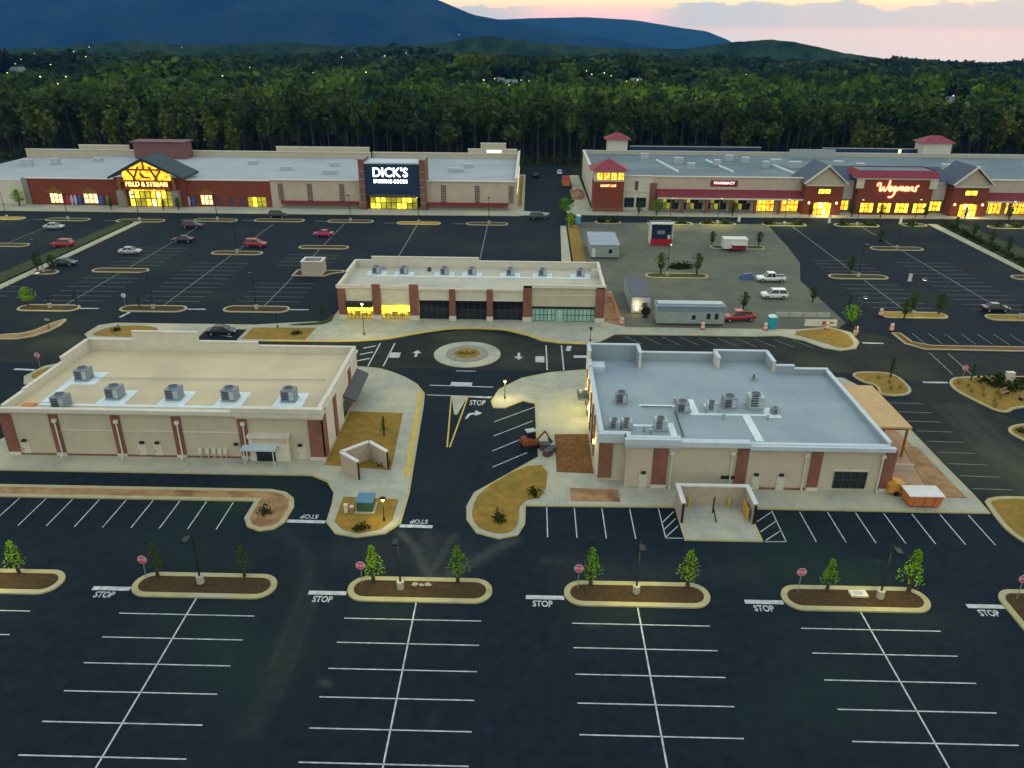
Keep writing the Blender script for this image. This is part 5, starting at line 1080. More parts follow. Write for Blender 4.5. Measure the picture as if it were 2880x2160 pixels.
CARS = [('car','silver sedan parked at far left of the west lot','car',-113.2,181.8,.05,'car_silver','sedan'),
 ('car','bright red car left of the white median walk','car',-101.9,165.3,math.pi,'car_red','suv'),
 ('car','silver-white sedan alone above an empty island','car',-84.7,160.4,.1,'car_silver','sedan'),
 ('car','dark blue-black sedan in the west lot below the gable','car',-77.6,170.9,math.pi,'car_black','sedan'),
 ('car','dark maroon car near the brick wall of the sports store','car',-81.1,184.5,.05,'car_maroon','suv'),
 ('car','red car behind the middle west island','car',-60.2,167.6,0,'car_red','suv'),
 ('car','pinkish red car left of the sign tower, farthest of the red ones','car',-47.6,178.0,math.pi,'car_pink','sedan'),
 ('car','dark car passing in front of the sports store beside the trellis wall','car',-64.0,196.8,0,'car_black','suv'),
 ('car','dark green car parked by the west median end','car',-93.6,151.0,.05,'car_teal','sedan'),
 ('car','dark teal car at the corner of the side road','car',2.6,199.0,.1,'car_teal','suv'),
 ('pickup_truck','white pickup parked with its nose to a blue tarp','pickup',47.0,146.2,math.pi,'car_white','pickup'),
 ('van','white van beside the dusty yard edge','van',44.7,135.8,math.pi,'car_white','suv'),
 ('pickup_truck','red pickup parked beside the grey office trailer','pickup',35.3,123.4,math.pi+.12,'car_red','pickup'),
 ('car','dark car parked behind the front east island','car',81.3,130.2,0,'car_black','sedan'),
 ('car','dark car standing in the side road between the stores','car',2.2,262,1.57,'car_black','suv'),
 ('car','pale car at the end of the side road','car',10.2,268,1.57,'car_white','sedan'),
 ('car','dark car in the recess behind the tan parapet','car',-47.9,113.4,.1,'car_black','sedan')]
for nm,lb,ct,x,y,rz,pt,kd in CARS: make_car(nm,lb,ct,(x,y,.01),rz,pt,kd)
tp = thing('tarp_load', 'blue tarp over a low load beside the white pickup', 'tarp', (42.9,147.9,.01)); MB().add([(-1.5,-.8,0),(1.3,-.9,0),(1.5,.8,0),(-1.4,.9,0),(-.9,-.4,1.0),(.7,-.5,1.2),(.9,.4,1.1),(-.8,.5,.9)],[(0,1,5,4),(1,2,6,5),(2,3,7,6),(3,0,4,7),(4,5,6,7)]).build('cover','car_blue',tp,False); MB().box(-1.2,1.1,-.6,.6,0,.5).build('load','wood',tp,False)

# ---- trailers and site buildings
def site_box(name, label, cat, x0,x1,y0,y1,z1, wall, roof, windows, doors, lip=.15, zb=.35):
    t = thing(name, label, cat, ((x0+x1)/2,y0,0.01))
    MB().box(x0,x1,y0,y1,zb,z1).build('body',wall,t); MB().box(x0-lip,x1+lip,y0-lip,y1+lip,z1,z1+.12).build('roof',roof,t)
    MB().box(x0+.15,x1-.15,y0+.2,y1-.2,.01,zb).build('skirt','dark_grey',t)
    n = max(2,int((x1-x0)/1.2))
    for i in range(n+1):
        x = x0+(x1-x0)*i/n; MB().box(x-.03,x+.03,y0-.03,y0-.001,zb,z1-.1).build('panel_rib',wall,t)
    for wx,wz,ww,wh in windows:
        w = MB().box(wx-ww/2,wx+ww/2,y0-.06,y0-.031,wz-wh/2,wz+wh/2).build('window','glass_dark',t); MB().box(wx-ww/2-.07,wx+ww/2+.07,y0-.09,y0-.06,wz-wh/2-.09,wz-wh/2).build('sill','white_metal',w)
    for dx,mt_ in doors:
        d = MB().box(dx-.4,dx+.4,y0-.07,y0-.031,zb,zb+1.85).build('door',mt_,t); MB().box(dx+.22,dx+.3,y0-.12,y0-.07,zb+.8,zb+.95).build('handle','black_metal',d)
    return t
st = site_box('office_trailer','grey-green site office trailer with white door beside the path','trailer',13.2,19.2,161.2,172.8,2.9,'trailer','trailer_roof',[(17.4,1.6,.7,.9)],[(13.9,'white_metal')])
so = site_box('office_trailer','long blue-grey site office trailer beside the red pickup','trailer',21.2,32.2,120.5,123.4,3.2,'trailer','trailer_blue',[(29.6,1.6,.6,1.0),(30.9,1.6,.6,1.0),(27.2,1.4,.6,.8)],[])
MB().box(21.2,32.2,120.44,120.499,2.4,3.2).build('blue_band','trailer_blue',so); MB().box(21.4,32.0,121.3,123.0,3.33,3.5).build('roof_ridge','unit_light',so)
cg = site_box('storage_container','dark-roofed storage container set end-on between office trailer and shops','container',17.8,20.9,126.2,138.4,2.9,'unit_light','container_roof',[],[(20.0,'dark_grey')],.02,.1)
ln = MB().box(18.4,18.85,125.9,126.1,.6,1.5).build('lit_panel','lantern',cg)
l = bpy.data.lights.new('work_light','POINT'); l.energy = 60; l.color = (1,.7,.35); l.shadow_soft_size=.2; o = bpy.data.objects.new('work_light',l); col.objects.link(o); o.parent = ln; o.location = Vector((18.7,125.2,1.6))-parent_off(ln)
tk = thing('tank_trailer','dark tank on a stand between the container and office trailer','tank',(19.9,124.6,.01))
MB().axle(19.9,124.6,1.2,.8,1.3).build('tank','black_metal',tk); 
for dx in (-.5,.5): MB().box(19.9+dx-.08,19.9+dx+.08,124.1,125.1,.01,.7).build('leg','galv',tk)
# event stage trailer
sg = thing('stage_trailer','tall white-framed stage trailer with dark opening and red skirt','trailer',(30.1,173.6,.01))
MB().box(27.7,32.5,175.0,177.0,.9,4.6).build('back_wall','navy',sg)
for x in (27.6,32.4): MB().box(x-.08,x+.08,173.4,177.0,.0,4.7).build('side_frame','white_metal',sg)
MB().box(27.4,32.6,173.3,174.6,4.7,4.95).build('roof','white_metal',sg); MB().box(27.5,32.5,174.6,177.0,4.7,4.85).build('roof_cover','navy',sg); MB().box(27.8,32.2,173.4,175.0,.9,1.05).build('deck','wood',sg); MB().box(27.6,32.4,173.2,173.4,.1,1.45).build('skirt','car_red',sg)
MB().box(29.2,30.9,174.9,174.98,2.2,3.0).build('logo_board','trailer_roof',sg); MB().box(31.4,32.0,173.6,174.2,1.05,2.2).build('speaker_box','white_metal',sg)
for x in (28.4,31.8): MB().axle(x,174.6,.35,.35,.25).build('wheel','rubber',sg)
# concession trailer
ct = thing('concession_trailer','white box trailer with dark red serving side','trailer',(45.6,168.8,.01))
MB().box(43.0,48.1,168.8,171.4,.55,2.6).build('body','white_metal',ct); MB().box(42.9,48.2,168.7,171.5,2.6,2.72).build('roof','white_metal',ct); MB().box(44.8,47.9,168.7,168.8,.4,1.5).build('serving_side','roof_red',ct); MB().box(44.8,47.9,168.0,168.7,1.5,1.58).build('counter','white_metal',ct)
for x in (44.6,46.6): MB().axle(x,168.85,.36,.36,.22).build('wheel','rubber',ct)
MB().tube((43,170,.5),(41.6,170,.45),.07).build('drawbar','black_metal',ct)
# portable toilets
def make_toilet(label, loc, mt_):
    t = thing('portable_toilet', label, 'portable toilet', loc, 0, 'portable toilets')
    MB().box(-.6,.6,-.6,.6,.08,2.1).build('cabin',mt_,t,False); MB().box(-.7,.7,-.7,.7,0,.08).build('base','dark_grey',t,False)
    d = MB().box(-.42,.42,-.64,-.601,.15,1.95).build('door',mt_,t,False); MB().box(.28,.36,-.68,-.64,1.0,1.15).build('handle','black_metal',d,False)
    MB().add([(-.65,-.65,2.1),(.65,-.65,2.1),(.65,.65,2.1),(-.65,.65,2.1),(-.35,-.35,2.38),(.35,-.35,2.38),(.35,.35,2.38),(-.35,.35,2.38)],[(0,1,5,4),(1,2,6,5),(2,3,7,6),(3,0,4,7),(4,5,6,7)]).build('roof','pad_white',t,False)
    return t
make_toilet('teal portable toilet by the yard kerb beside an orange barrel',(39.7,119.6,.01),'teal'); make_toilet('sky blue portable toilet at the top of the path',(12.4,193.5,.01),'sky_blue')
pt_ = thing('vending_kiosk','orange-tan kiosk panel next to the blue toilet','kiosk',(10.3,192.5,.2)); MB().box(9.9,10.8,192.4,192.7,.2,2.0).build('panel','tan_canopy',pt_); MB().box(9.8,10.9,192.2,192.9,.2,.4).build('foot','concrete',pt_)
# banner sign
bn = thing('banner_sign','low white banner sign on two posts beside the lit tree','sign',(47.8,120.2,.01)); MB().box(45.2,50.4,120.2,120.26,.35,1.5).build('banner','banner',bn)
for x in (45.3,50.3): MB().box(x-.06,x+.06,120.27,120.39,.01,1.6).build('post','wood',bn)
for x0,x1,z0,z1 in ((45.6,47.2,.75,1.2),(48.0,48.7,.6,1.25),(48.9,49.9,.8,1.1)): MB().box(x0,x1,120.185,120.199,z0,z1).build('print','white_metal' if x0<47 else 'ink',bn)
# barrels and cones
def make_barrel(label, loc, s=1.0):
    t = thing('traffic_barrel', label, 'barrel', loc, 0, 'orange traffic barrels')
    for i in range(4): MB().cyl(0,0,.06+.24*i,.30+.24*i,.30-.02*i,.28-.02*i,12).build('band','barrel_orange' if i%2==0 else 'white_metal',t,False)
    MB().cyl(0,0,0,.06,.38,n=12).build('foot','rubber',t,False); MB().box(-.09,.09,-.02,.02,1.02,1.12).build('handle','barrel_orange',t,False)
    if s != 1: t.scale = (s,s,s)
    return t
for x,y,lb in ((15.6,120.2,'orange barrel at the corner of the shop row walk'),(28.4,118.6,'orange barrel in front of the office trailer'),(38.5,118.7,'orange barrel at the foot of the teal toilet'),(48.6,119.5,'orange barrel below the white banner'),(52.6,117.6,'orange barrel on the bed at the yard mouth'),(60.2,126.6,'orange barrel at the tip of the front east island'),(58.9,119.2,'orange barrel by the east strip corner'),(14.9,134.2,'orange barrel beside the soil strip')): make_barrel(lb,(x,y,.14),1.15)
# orange mesh safety fence beside the shop row
fc = thing('safety_fence','sagging orange mesh fence along the dirt strip beside the shops','fence',(15.4,127,.14))
pts = [(15.7,119.8),(15.4,122.6),(15.5,125.5),(15.2,128.4),(15.3,131.2),(15.0,134.0),(14.4,136.6)]
for (a,b) in pts: MB().tube((a,b,.1),(a,b,1.1),.035).build('stake','wood',fc)
for p,q in zip(pts[:-1],pts[1:]):
    f = MB()
    for k in range(6): f.tube((p[0],p[1],.2+.15*k),(q[0],q[1],.2+.15*k),.022,n=3)
    for k in range(14):
        u = k/14; f.tube((p[0]+(q[0]-p[0])*u,p[1]+(q[1]-p[1])*u,.2),(p[0]+(q[0]-p[0])*u,p[1]+(q[1]-p[1])*u,.95),.018,n=3)
    f.build('mesh_panel','barrel_orange',fc)
for k,(x,y) in enumerate(((13.6,133.2),(14.2,132.0),(13.5,131.2))):
    p_ = thing('pallet', ['wooden pallet farthest along the dirt strip','tilted wooden pallet in the middle of the dirt strip','wooden pallet nearest the lamp on the dirt strip'][k],'pallet',(x,y,.2+.0*k),.3*k,'pallets beside the shop row')
    for j in range(6): MB().box(-.55,.55,-.5+.19*j,-.36+.19*j,.12,.16).build('slat','wood',p_,False)
    for j in (-.5,0,.42): MB().box(j,j+.08,-.5,.59,0,.12).build('bearer','wood',p_,False)
# orange skip and orange compressor on the terrace
sk = thing('skip_container','orange steel skip with white cover on the terrace corner','skip',(40.4,68.0,.15))
MB().add([(38.9,67.3,.3),(42.0,67.3,.3),(42.0,69.0,.3),(38.9,69.0,.3),(38.75,67.15,1.5),(42.1,67.15,1.5),(42.1,69.1,1.5),(38.75,69.1,1.5)],[(0,1,5,4),(1,2,6,5),(2,3,7,6),(3,0,4,7),(3,2,1,0)]).build('bin','orange',sk)
MB().box(38.65,42.2,67.05,69.2,1.5,1.58).build('cover','white_metal',sk)
for x in (39.4,40.4,41.4): MB().box(x-.06,x+.06,67.08,67.2,.35,1.45).build('rib','orange',sk)
for x in (39.1,41.7): MB().box(x-.12,x+.12,67.4,68.9,.15,.3).build('skid','dark_grey',sk)
cp = thing('compressor','amber towable air compressor beside the brick corner','compressor',(38.6,70.0,.15))
MB().loft([[(37.7,69.5,.45),(37.7,70.6,.45),(37.7,70.6,1.3),(37.7,69.5,1.3)],[(38.3,69.4,.4),(38.3,70.7,.4),(38.3,70.7,1.65),(38.3,69.4,1.65)],[(39.2,69.4,.4),(39.2,70.7,.4),(39.2,70.7,1.5),(39.2,69.4,1.5)],[(39.6,69.6,.5),(39.6,70.5,.5),(39.6,70.5,1.1),(39.6,69.6,1.1)]]).build('hood','amber_paint',cp)
for s in (69.35,70.75): MB().axle(38.5,s,.42,.27,.16).build('wheel','rubber',cp)
MB().tube((39.6,70,.5),(40.6,70.2,.35),.05).build('drawbar','black_metal',cp); MB().box(38.9,39.1,69.36,69.4,.8,1.2).build('vent','black_metal',cp)
for k,(x,y) in enumerate(((39.5,69.3),(40.0,70.4))): 
    t=thing('cable_reel',['amber cable reel leaning by the compressor wheel','amber cable reel behind the skip'][k],'reel',(x,y,.15)); MB().axle(0,-.16,.4,.4,.06).build('flange','amber_paint',t,False); MB().axle(0,.16,.4,.4,.06).build('flange','amber_paint',t,False); MB().axle(0,0,.4,.22,.28).build('drum','wood',t,False)
wp = thing('washed_post','short white bollard at the terrace tip','bollard',(45.7,69.9,.14)); MB().cyl(45.7,69.9,.13,.85,.12,n=10).build('post','white_metal',wp); MB().cyl(45.7,69.9,.85,.93,.12,.04,10).build('cap','white_metal',wp)
# small tracked excavator by the slanted stalls
ex = thing('mini_excavator','rusty orange mini excavator parked at the slanted stalls','excavator',(.6,78.6,.01),R(20))
for s in (-.62,.62):
    tk_ = MB().loft([[(-.95,s-.17,.25),(-.95,s+.17,.25),(-.95,s+.17,.36),(-.95,s-.17,.36)],[(-.75,s-.17,.02),(-.75,s+.17,.02),(-.75,s+.17,.58),(-.75,s-.17,.58)],[(.75,s-.17,.02),(.75,s+.17,.02),(.75,s+.17,.58),(.75,s-.17,.58)],[(.95,s-.17,.25),(.95,s+.17,.25),(.95,s+.17,.36),(.95,s-.17,.36)]]).build('track','rubber',ex,False)
MB().loft([[(-1.0,-.65,.62),(-1.0,.65,.62),(-.95,.6,1.25),(-.95,-.6,1.25)],[(-.2,-.72,.62),(-.2,.72,.62),(-.2,.68,1.3),(-.2,-.68,1.3)],[(.75,-.7,.62),(.75,.7,.62),(.7,.64,1.0),(.7,-.64,1.0)]]).build('house','rust_orange',ex,False)
MB().box(-.35,.6,-.1,.62,1.0,2.0).build('cab','glass_car',ex,False); MB().box(-.45,.7,-.18,.7,2.0,2.1).build('cab_roof','galv',ex,False)
MB().tube((.7,-.3,1.0),(1.7,-.3,2.0),.12).build('boom','rust_orange',ex,False); MB().tube((1.7,-.3,2.0),(2.3,-.3,.9),.09).build('stick','rust_orange',ex,False); MB().loft([[(2.1,-.55,.9),(2.1,-.05,.9),(2.3,-.05,1.0),(2.3,-.55,1.0)],[(2.3,-.55,.35),(2.3,-.05,.35),(2.65,-.05,.6),(2.65,-.55,.6)]]).build('bucket','dark_grey',ex,False); MB().box(1.1,1.35,-.75,.75,.05,.4).build('blade','rust_orange',ex,False)
for k,(x,y,s) in enumerate(((2.3,78.0,.55),(3.0,77.4,.45),(2.6,76.6,.5))):
    t = thing('tool_crate',['dark crate next to the excavator','dark crate at the edge of the red mulch','low dark crate nearest the slanted kerb'][k],'crate',(x,y,.14),.4*k,'dark crates by the excavator'); MB().box(-s,s,-s*.7,s*.7,0,s*1.3).build('box','plum',t,False); MB().box(-s-.04,s+.04,-s*.7-.04,s*.7+.04,s*1.3,s*1.3+.08).build('lid','dark_grey',t,False)
# cart corral / block structure in the west lot
cs = thing('block_enclosure','tan block service enclosure standing in the west lot','enclosure',(-42,147.2,.1))
for b in ((-44.0,-40.0,145.9,146.15),(-44.0,-43.75,146.15,149.2),(-40.25,-40.0,146.15,149.2),(-43.75,-40.25,148.95,149.2)): MB().box(*b,.12,2.7).build('wall','stucco_pink',cs)
for b in ((-44.1,-39.9,145.8,146.25),(-44.1,-43.65,146.25,149.3),(-40.35,-39.9,146.25,149.3),(-43.65,-40.35,148.85,149.3)): MB().box(*b,2.7,2.85).build('coping','white_metal',cs)
# white marker posts and cart shelter posts by the grocery store
for k,(x,y,h,lb) in enumerate(((76.3,198.3,1.9,'white pylon at the kerb below the first gable'),(94.2,198.3,1.9,'white pylon at the kerb below the centre block'),(53.6,198.6,1.6,'white pylon at the kerb near the trailer yard'),(74.3,147.6,1.4,'lone white post standing in the east lot'))):
    t = thing('marker_pylon',lb,'post',(x,y,.01),0,'white posts of the east lot'); MB().box(-.3,.3,-.15,.15,.1,h).build('body','white_metal',t,False); MB().box(-.4,.4,-.25,.25,0,.1).build('foot','concrete',t,False); MB().box(-.33,.33,-.18,.18,h,h+.08).build('cap','galv',t,False)
# benches and rocks on the right-edge island
for k,(x,y,rz) in enumerate(((63.6,95.0,.5),(65.4,93.6,.5))):
    t = thing('park_bench',['dark bench nearest the yellow grass island tip','dark bench behind it towards the right edge'][k],'bench',(x,y,.15),rz,'benches on the right-edge island')
    for j in range(3): MB().box(-.8,.8,-.25+.17*j,-.12+.17*j,.42,.47).build('slat','wood',t,False)
    for j in range(2): MB().box(-.8,.8,.24,.29,.58+.17*j,.70+.17*j).build('slat','wood',t,False)
    for s in (-.65,.65): MB().box(s-.04,s+.04,-.25,.28,0,.42).build('leg','black_metal',t,False)
ub2 = thing('utility_cabinet','pale utility cabinet among shrubs at the right edge','cabinet',(66.6,99.3,.15)); MB().box(66.1,67.1,99.1,99.7,.15,1.5).build('body','stucco_light',ub2); MB().box(66.05,67.15,99.05,99.75,1.5,1.58).build('cap','coping',ub2)
lw = thing('site_wall','long low pale concrete barrier behind the teal toilet','barrier',(46.5,125.9,.01))
for k in range(4): MB().loft([[(42.2+2.3*k,125.6,.01),(42.2+2.3*k,126.2,.01),(42.2+2.3*k,126.0,.7),(42.2+2.3*k,125.8,.7)],[(44.4+2.3*k,125.6,.01),(44.4+2.3*k,126.2,.01),(44.4+2.3*k,126.0,.7),(44.4+2.3*k,125.8,.7)]]).build('barrier_unit','concrete',lw)
# delivery things in the side road
rd = thing('roll_container','red roll-off container at the side of the road between the stores','container',(11.6,247,.05)); MB().box(10.4,12.6,244,250,.4,2.6).build('bin','orange',rd); MB().box(10.3,12.7,243.9,250.1,2.5,2.65).build('rim','car_red',rd)
for x in (10.6,12.2): MB().box(x,x+.2,244,250,.05,.4).build('rail','dark_grey',rd)
dp = MB(); pp = []
for i in range(7):
    for j in range(7):
        u, w_ = i/6, j/6; pp.append((12.4+4*u, 224+16*w_, .1+1.6*math.sin(math.pi*u)*math.sin(math.pi*w_)*(.8+.4*rng.random())))
dp.add(pp,[(j+7*i,j+7*(i+1),j+1+7*(i+1),j+1+7*i) for i in range(6) for j in range(6)])
spoil = dp.build('spoil_heap','soil'); tag(spoil,'tan spoil heap against the grocery store side wall','heap')

# ================================================================== VEGETATION
def leaf_cloud(n, shape, size, seed, flat=0.0):
    """n leaf-clump quads spread through the crown volume; shape(u) gives points"""
    rs = np.random.RandomState(seed)
    c = shape(rs, n)
    a = rs.normal(size=(n,3)); a /= np.linalg.norm(a,axis=1)[:,None]
    b = np.cross(a, rs.normal(size=(n,3))); b /= np.linalg.norm(b,axis=1)[:,None]
    s = size*(0.6+0.8*rs.rand(n))[:,None]
    v = np.stack([c-a*s-b*s*.7, c+a*s-b*s*.7, c+a*s*.8+b*s*.7, c-a*s*.8+b*s*.7],1).reshape(-1,3)
    return v
def mesh_quads(name, v, mt, tint=None):
    n = len(v)//4; me = bpy.data.meshes.new(name)
    me.vertices.add(len(v)); me.vertices.foreach_set('co', v.astype(np.float32).ravel())
    me.loops.add(4*n); me.loops.foreach_set('vertex_index', np.arange(4*n,dtype=np.int32))
    me.polygons.add(n); me.polygons.foreach_set('loop_start', np.arange(0,4*n,4,dtype=np.int32))
    me.materials.append(MAT[mt]); me.update(calc_edges=True)
    if tint is not None:
        at = me.color_attributes.new('tint','FLOAT_COLOR','POINT'); at.data.foreach_set('color', np.c_[tint,np.ones(len(tint))].astype(np.float32).ravel())
    return me
def shell_pts(rs, n, rx, rz, cz, lobes, k=2.0):
    """points biased to the outside of a few overlapping lobes"""
    L = [(rs.normal(size=3)*np.array([rx*.42,rx*.42,rz*.42])) for _ in range(lobes)]
    i = rs.randint(0,lobes,n); d = rs.normal(size=(n,3)); d /= np.linalg.norm(d,axis=1)[:,None]
    r = (rs.rand(n)**(1/k))[:,None]
    return np.array(L)[i]+d*r*np.array([rx*.62,rx*.62,rz*.58])+np.array([0,0,cz])
# ---- forest-edge trees: tall bare trunks, crowns high up
def tree_mesh(seed, H, rx, clear, mt, bark, n=330, size=.55):
    rx *= 1.25
    rs = np.random.RandomState(seed)
    cz = H*(1+clear)/2; rz = H*(1-clear)/2
    v = leaf_cloud(n, lambda r,m: shell_pts(r,m,rx,rz,cz,6), size, seed)
    crown = mesh_quads('crown', v, mt)
    tb = MB(); lean = rs.normal(size=2)*.25
    tb.tube((0,0,-.5),(lean[0],lean[1],H*.55),.26,.17,6).tube((lean[0],lean[1],H*.55),(lean[0]*1.6,lean[1]*1.6,H*.9),.17,.05,5)
    for _ in range(4):
        z = H*(clear+.1+.3*rs.rand()); a = rs.rand()*6.28
        tb.tube((lean[0]*.9,lean[1]*.9,z),(math.cos(a)*rx*.7,math.sin(a)*rx*.7,z+H*.12),.09,.03,4)
    me = bpy.data.meshes.new('trunk'); me.from_pydata(tb.v,[],tb.f); me.materials.append(MAT[bark]); me.update()
    return crown, me
dark_t = [tree_mesh(100+i, H, rx, cl, 'leaf_dark', bk) for i,(H,rx,cl,bk) in enumerate(((19.5,2.8,.52,'bark_pale'),(21.5,3.0,.55,'bark'),(23.0,2.6,.60,'bark_pale'),(20.0,3.4,.45,'bark'),(22.0,2.4,.62,'bark_pale'),(17.5,3.2,.42,'bark')))]
olive_t = [tree_mesh(200+i, H, rx, cl, 'leaf_olive', 'bark_pale') for i,(H,rx,cl) in enumerate(((16.0,3.6,.25),(17.5,3.2,.30),(14.5,3.8,.22)))]
def plant_tree(name, label, group, x, y, meshes, s, rz):
    t = thing(name, label, 'tree', (x,y,terrain(x,y)), rz, group); t.scale = (s,s,s*rng.uniform(.94,1.06))
    for nm, me in (('crown',meshes[0]),('trunk',meshes[1])):
        o = bpy.data.objects.new(nm, me); col.objects.link(o); o.parent = t
    return t
OL = [(-172,288),(-160,290),(-151,287),(-140,291),(-131,288),(-122,290),(-114,287),(-107,291),(-181,291),(72,296),(77,293),(119,295),(125,297),(168,292),(176,294),(185,291),(150,298)]
for x,y in OL: plant_tree('olive_tree', 'yellow-green broad tree at the forest edge behind the '+('sports' if x<0 else 'grocery')+' store', 'yellow-green edge trees '+('west' if x<0 else 'east'), x+rng.uniform(-1,1), y, rng.choice(olive_t), rng.uniform(.9,1.1), rng.uniform(0,6.28))
cnt = 0
for row, y0 in enumerate((292.0,299.0,307.0)):
    x = -215.0
    while x < 215:
        if not any(abs(x-ox) < 3 and row == 0 for ox,_ in OL):
            mi = rng.randrange(len(dark_t)); zone = 'behind the gabled sports store' if x < -60 else ('behind the navy sign tower' if x < -8 else ('at the end of the side road' if x < 18 else ('behind the red-awning arcade' if x < 72 else 'behind the grocery gables')))
            plant_tree('forest_tree','tall dark forest-edge tree with '+('pale' if mi in (0,2,4) else 'dark')+' bare trunk '+zone,'dark forest-edge trees', x+rng.uniform(-1,1), y0+rng.uniform(-2.5,2.5)+abs(x)*.01, dark_t[mi], rng.uniform(.88,1.12), rng.uniform(0,6.28)); cnt += 1
        x += rng.uniform(4.2,6.6)
# low scrub along the forest foot
def forest_mass():
    rs = np.random.RandomState(5)
    tmpl = [leaf_cloud(230, lambda r,m: shell_pts(r,m,1.0,1.0,0.0,6), .155, 300+i) for i in range(6)]
    tmplo = [leaf_cloud(95, lambda r,m: shell_pts(r,m,1.0,1.0,0.0,6), .23, 320+i) for i in range(6)]
    V = []; T = []
    r = 314.0
    while r < 1075:
        sp = 7.5 if r < 480 else (10.0 if r < 760 else 14.0)
        half = R(37); n = int(2*half*r/sp)
        for k in range(n):
            a = -half+2*half*(k+rs.rand())/n; rr = r+rs.uniform(-.6,.6)*sp
            x, y = rr*math.sin(a), rr*math.cos(a)
            if y < 312: continue
            skip = False
            for hx,hy,_ in HOUSES:
                # gardens: clear round each house and a little towards the lot
                d = math.hypot(x-hx,y-hy)
                if d < 12 or (abs((x-hx*y/hy)) < 8 and 0 < hy-y < 50): skip = True; break
            if skip or (mn.noise(Vector((x*.012,y*.008,3.0))) > .42 and r > 420): continue
            stand = mn.noise(Vector((x*.016,y*.010,21.0)))          # stands of different age
            H = (17.5+3.5*stand+rs.uniform(-2,2)); rx = sp*.68*rs.uniform(.75,1.2); rz = H*.34
            q = (tmpl if r < 430 else tmplo)[rs.randint(6)]
            c, s_ = math.cos(rr), math.sin(rr)
            v = np.empty_like(q); v[:,0] = (q[:,0]*c-q[:,1]*s_)*rx+x; v[:,1] = (q[:,0]*s_+q[:,1]*c)*rx+y; v[:,2] = q[:,2]*rz+terrain(x,y)+H-rz
            V.append(v)
            g = mn.noise(Vector((x*.02,y*.012,9.0)))
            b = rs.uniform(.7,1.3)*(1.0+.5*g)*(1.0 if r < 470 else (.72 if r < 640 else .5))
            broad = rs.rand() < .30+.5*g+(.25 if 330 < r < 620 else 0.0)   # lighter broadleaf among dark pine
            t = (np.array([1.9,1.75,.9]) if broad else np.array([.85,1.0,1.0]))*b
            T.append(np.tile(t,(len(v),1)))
        r += sp*.95
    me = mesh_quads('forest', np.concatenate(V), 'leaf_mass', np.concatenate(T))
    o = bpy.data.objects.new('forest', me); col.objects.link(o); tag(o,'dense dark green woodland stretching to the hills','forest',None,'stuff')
forest_mass()
v = leaf_cloud(5200, lambda r,m: np.c_[r.uniform(-215,215,m), r.uniform(287,300,m), r.rand(m)**2*2.6], .55, 41)
sc_ = bpy.data.objects.new('undergrowth', mesh_quads('undergrowth', v, 'shrub')); col.objects.link(sc_); tag(sc_,'dark undergrowth along the foot of the forest','undergrowth',None,'stuff')

# ---- young street trees
def sapling_mesh(seed, H, rx, mt, n=210, size=.17, conical=True):
    rs = np.random.RandomState(seed)
    def shape(r,m):
        u = r.rand(m)**1.1; w = rx*(1.15-u*.95 if conical else np.sin(math.pi*(.12+.8*u)))
        a = r.rand(m)*6.283; q = w*np.sqrt(r.rand(m))*(.75+.35*np.sin(a*3+seed))
        return np.c_[q*np.cos(a), q*np.sin(a), H*.26+u*H*.74]
    crown = mesh_quads('crown', leaf_cloud(n, shape, size, seed), mt)
    tb = MB().tube((0,0,0),(.03,.02,H*.9),.05,.015,5)
    for k in range(6):
        a = k*1.1+seed; z = H*(.3+.09*k); tb.tube((0,0,z),(math.cos(a)*rx*.7,math.sin(a)*rx*.7,z+H*.12),.02,.008,3)
    me = bpy.data.meshes.new('trunk'); me.from_pydata(tb.v,[],tb.f); me.materials.append(MAT['bark']); me.update()
    return crown, me
young = [sapling_mesh(400+i,1.0,.27,'leaf_lamplit',520,.017) for i in range(4)]; deep = [sapling_mesh(420+i,1.0,.23,'leaf_deep',420,.017) for i in range(3)]; rounded = [sapling_mesh(440+i,1.0,.34,'leaf_deep',420,.028,False) for i in range(3)]; rlit = [sapling_mesh(450+i,1.0,.5,'leaf_lamplit',520,.032,False) for i in range(2)]  # bright crowns carry lamp light in their leaf colour, dim ones do not
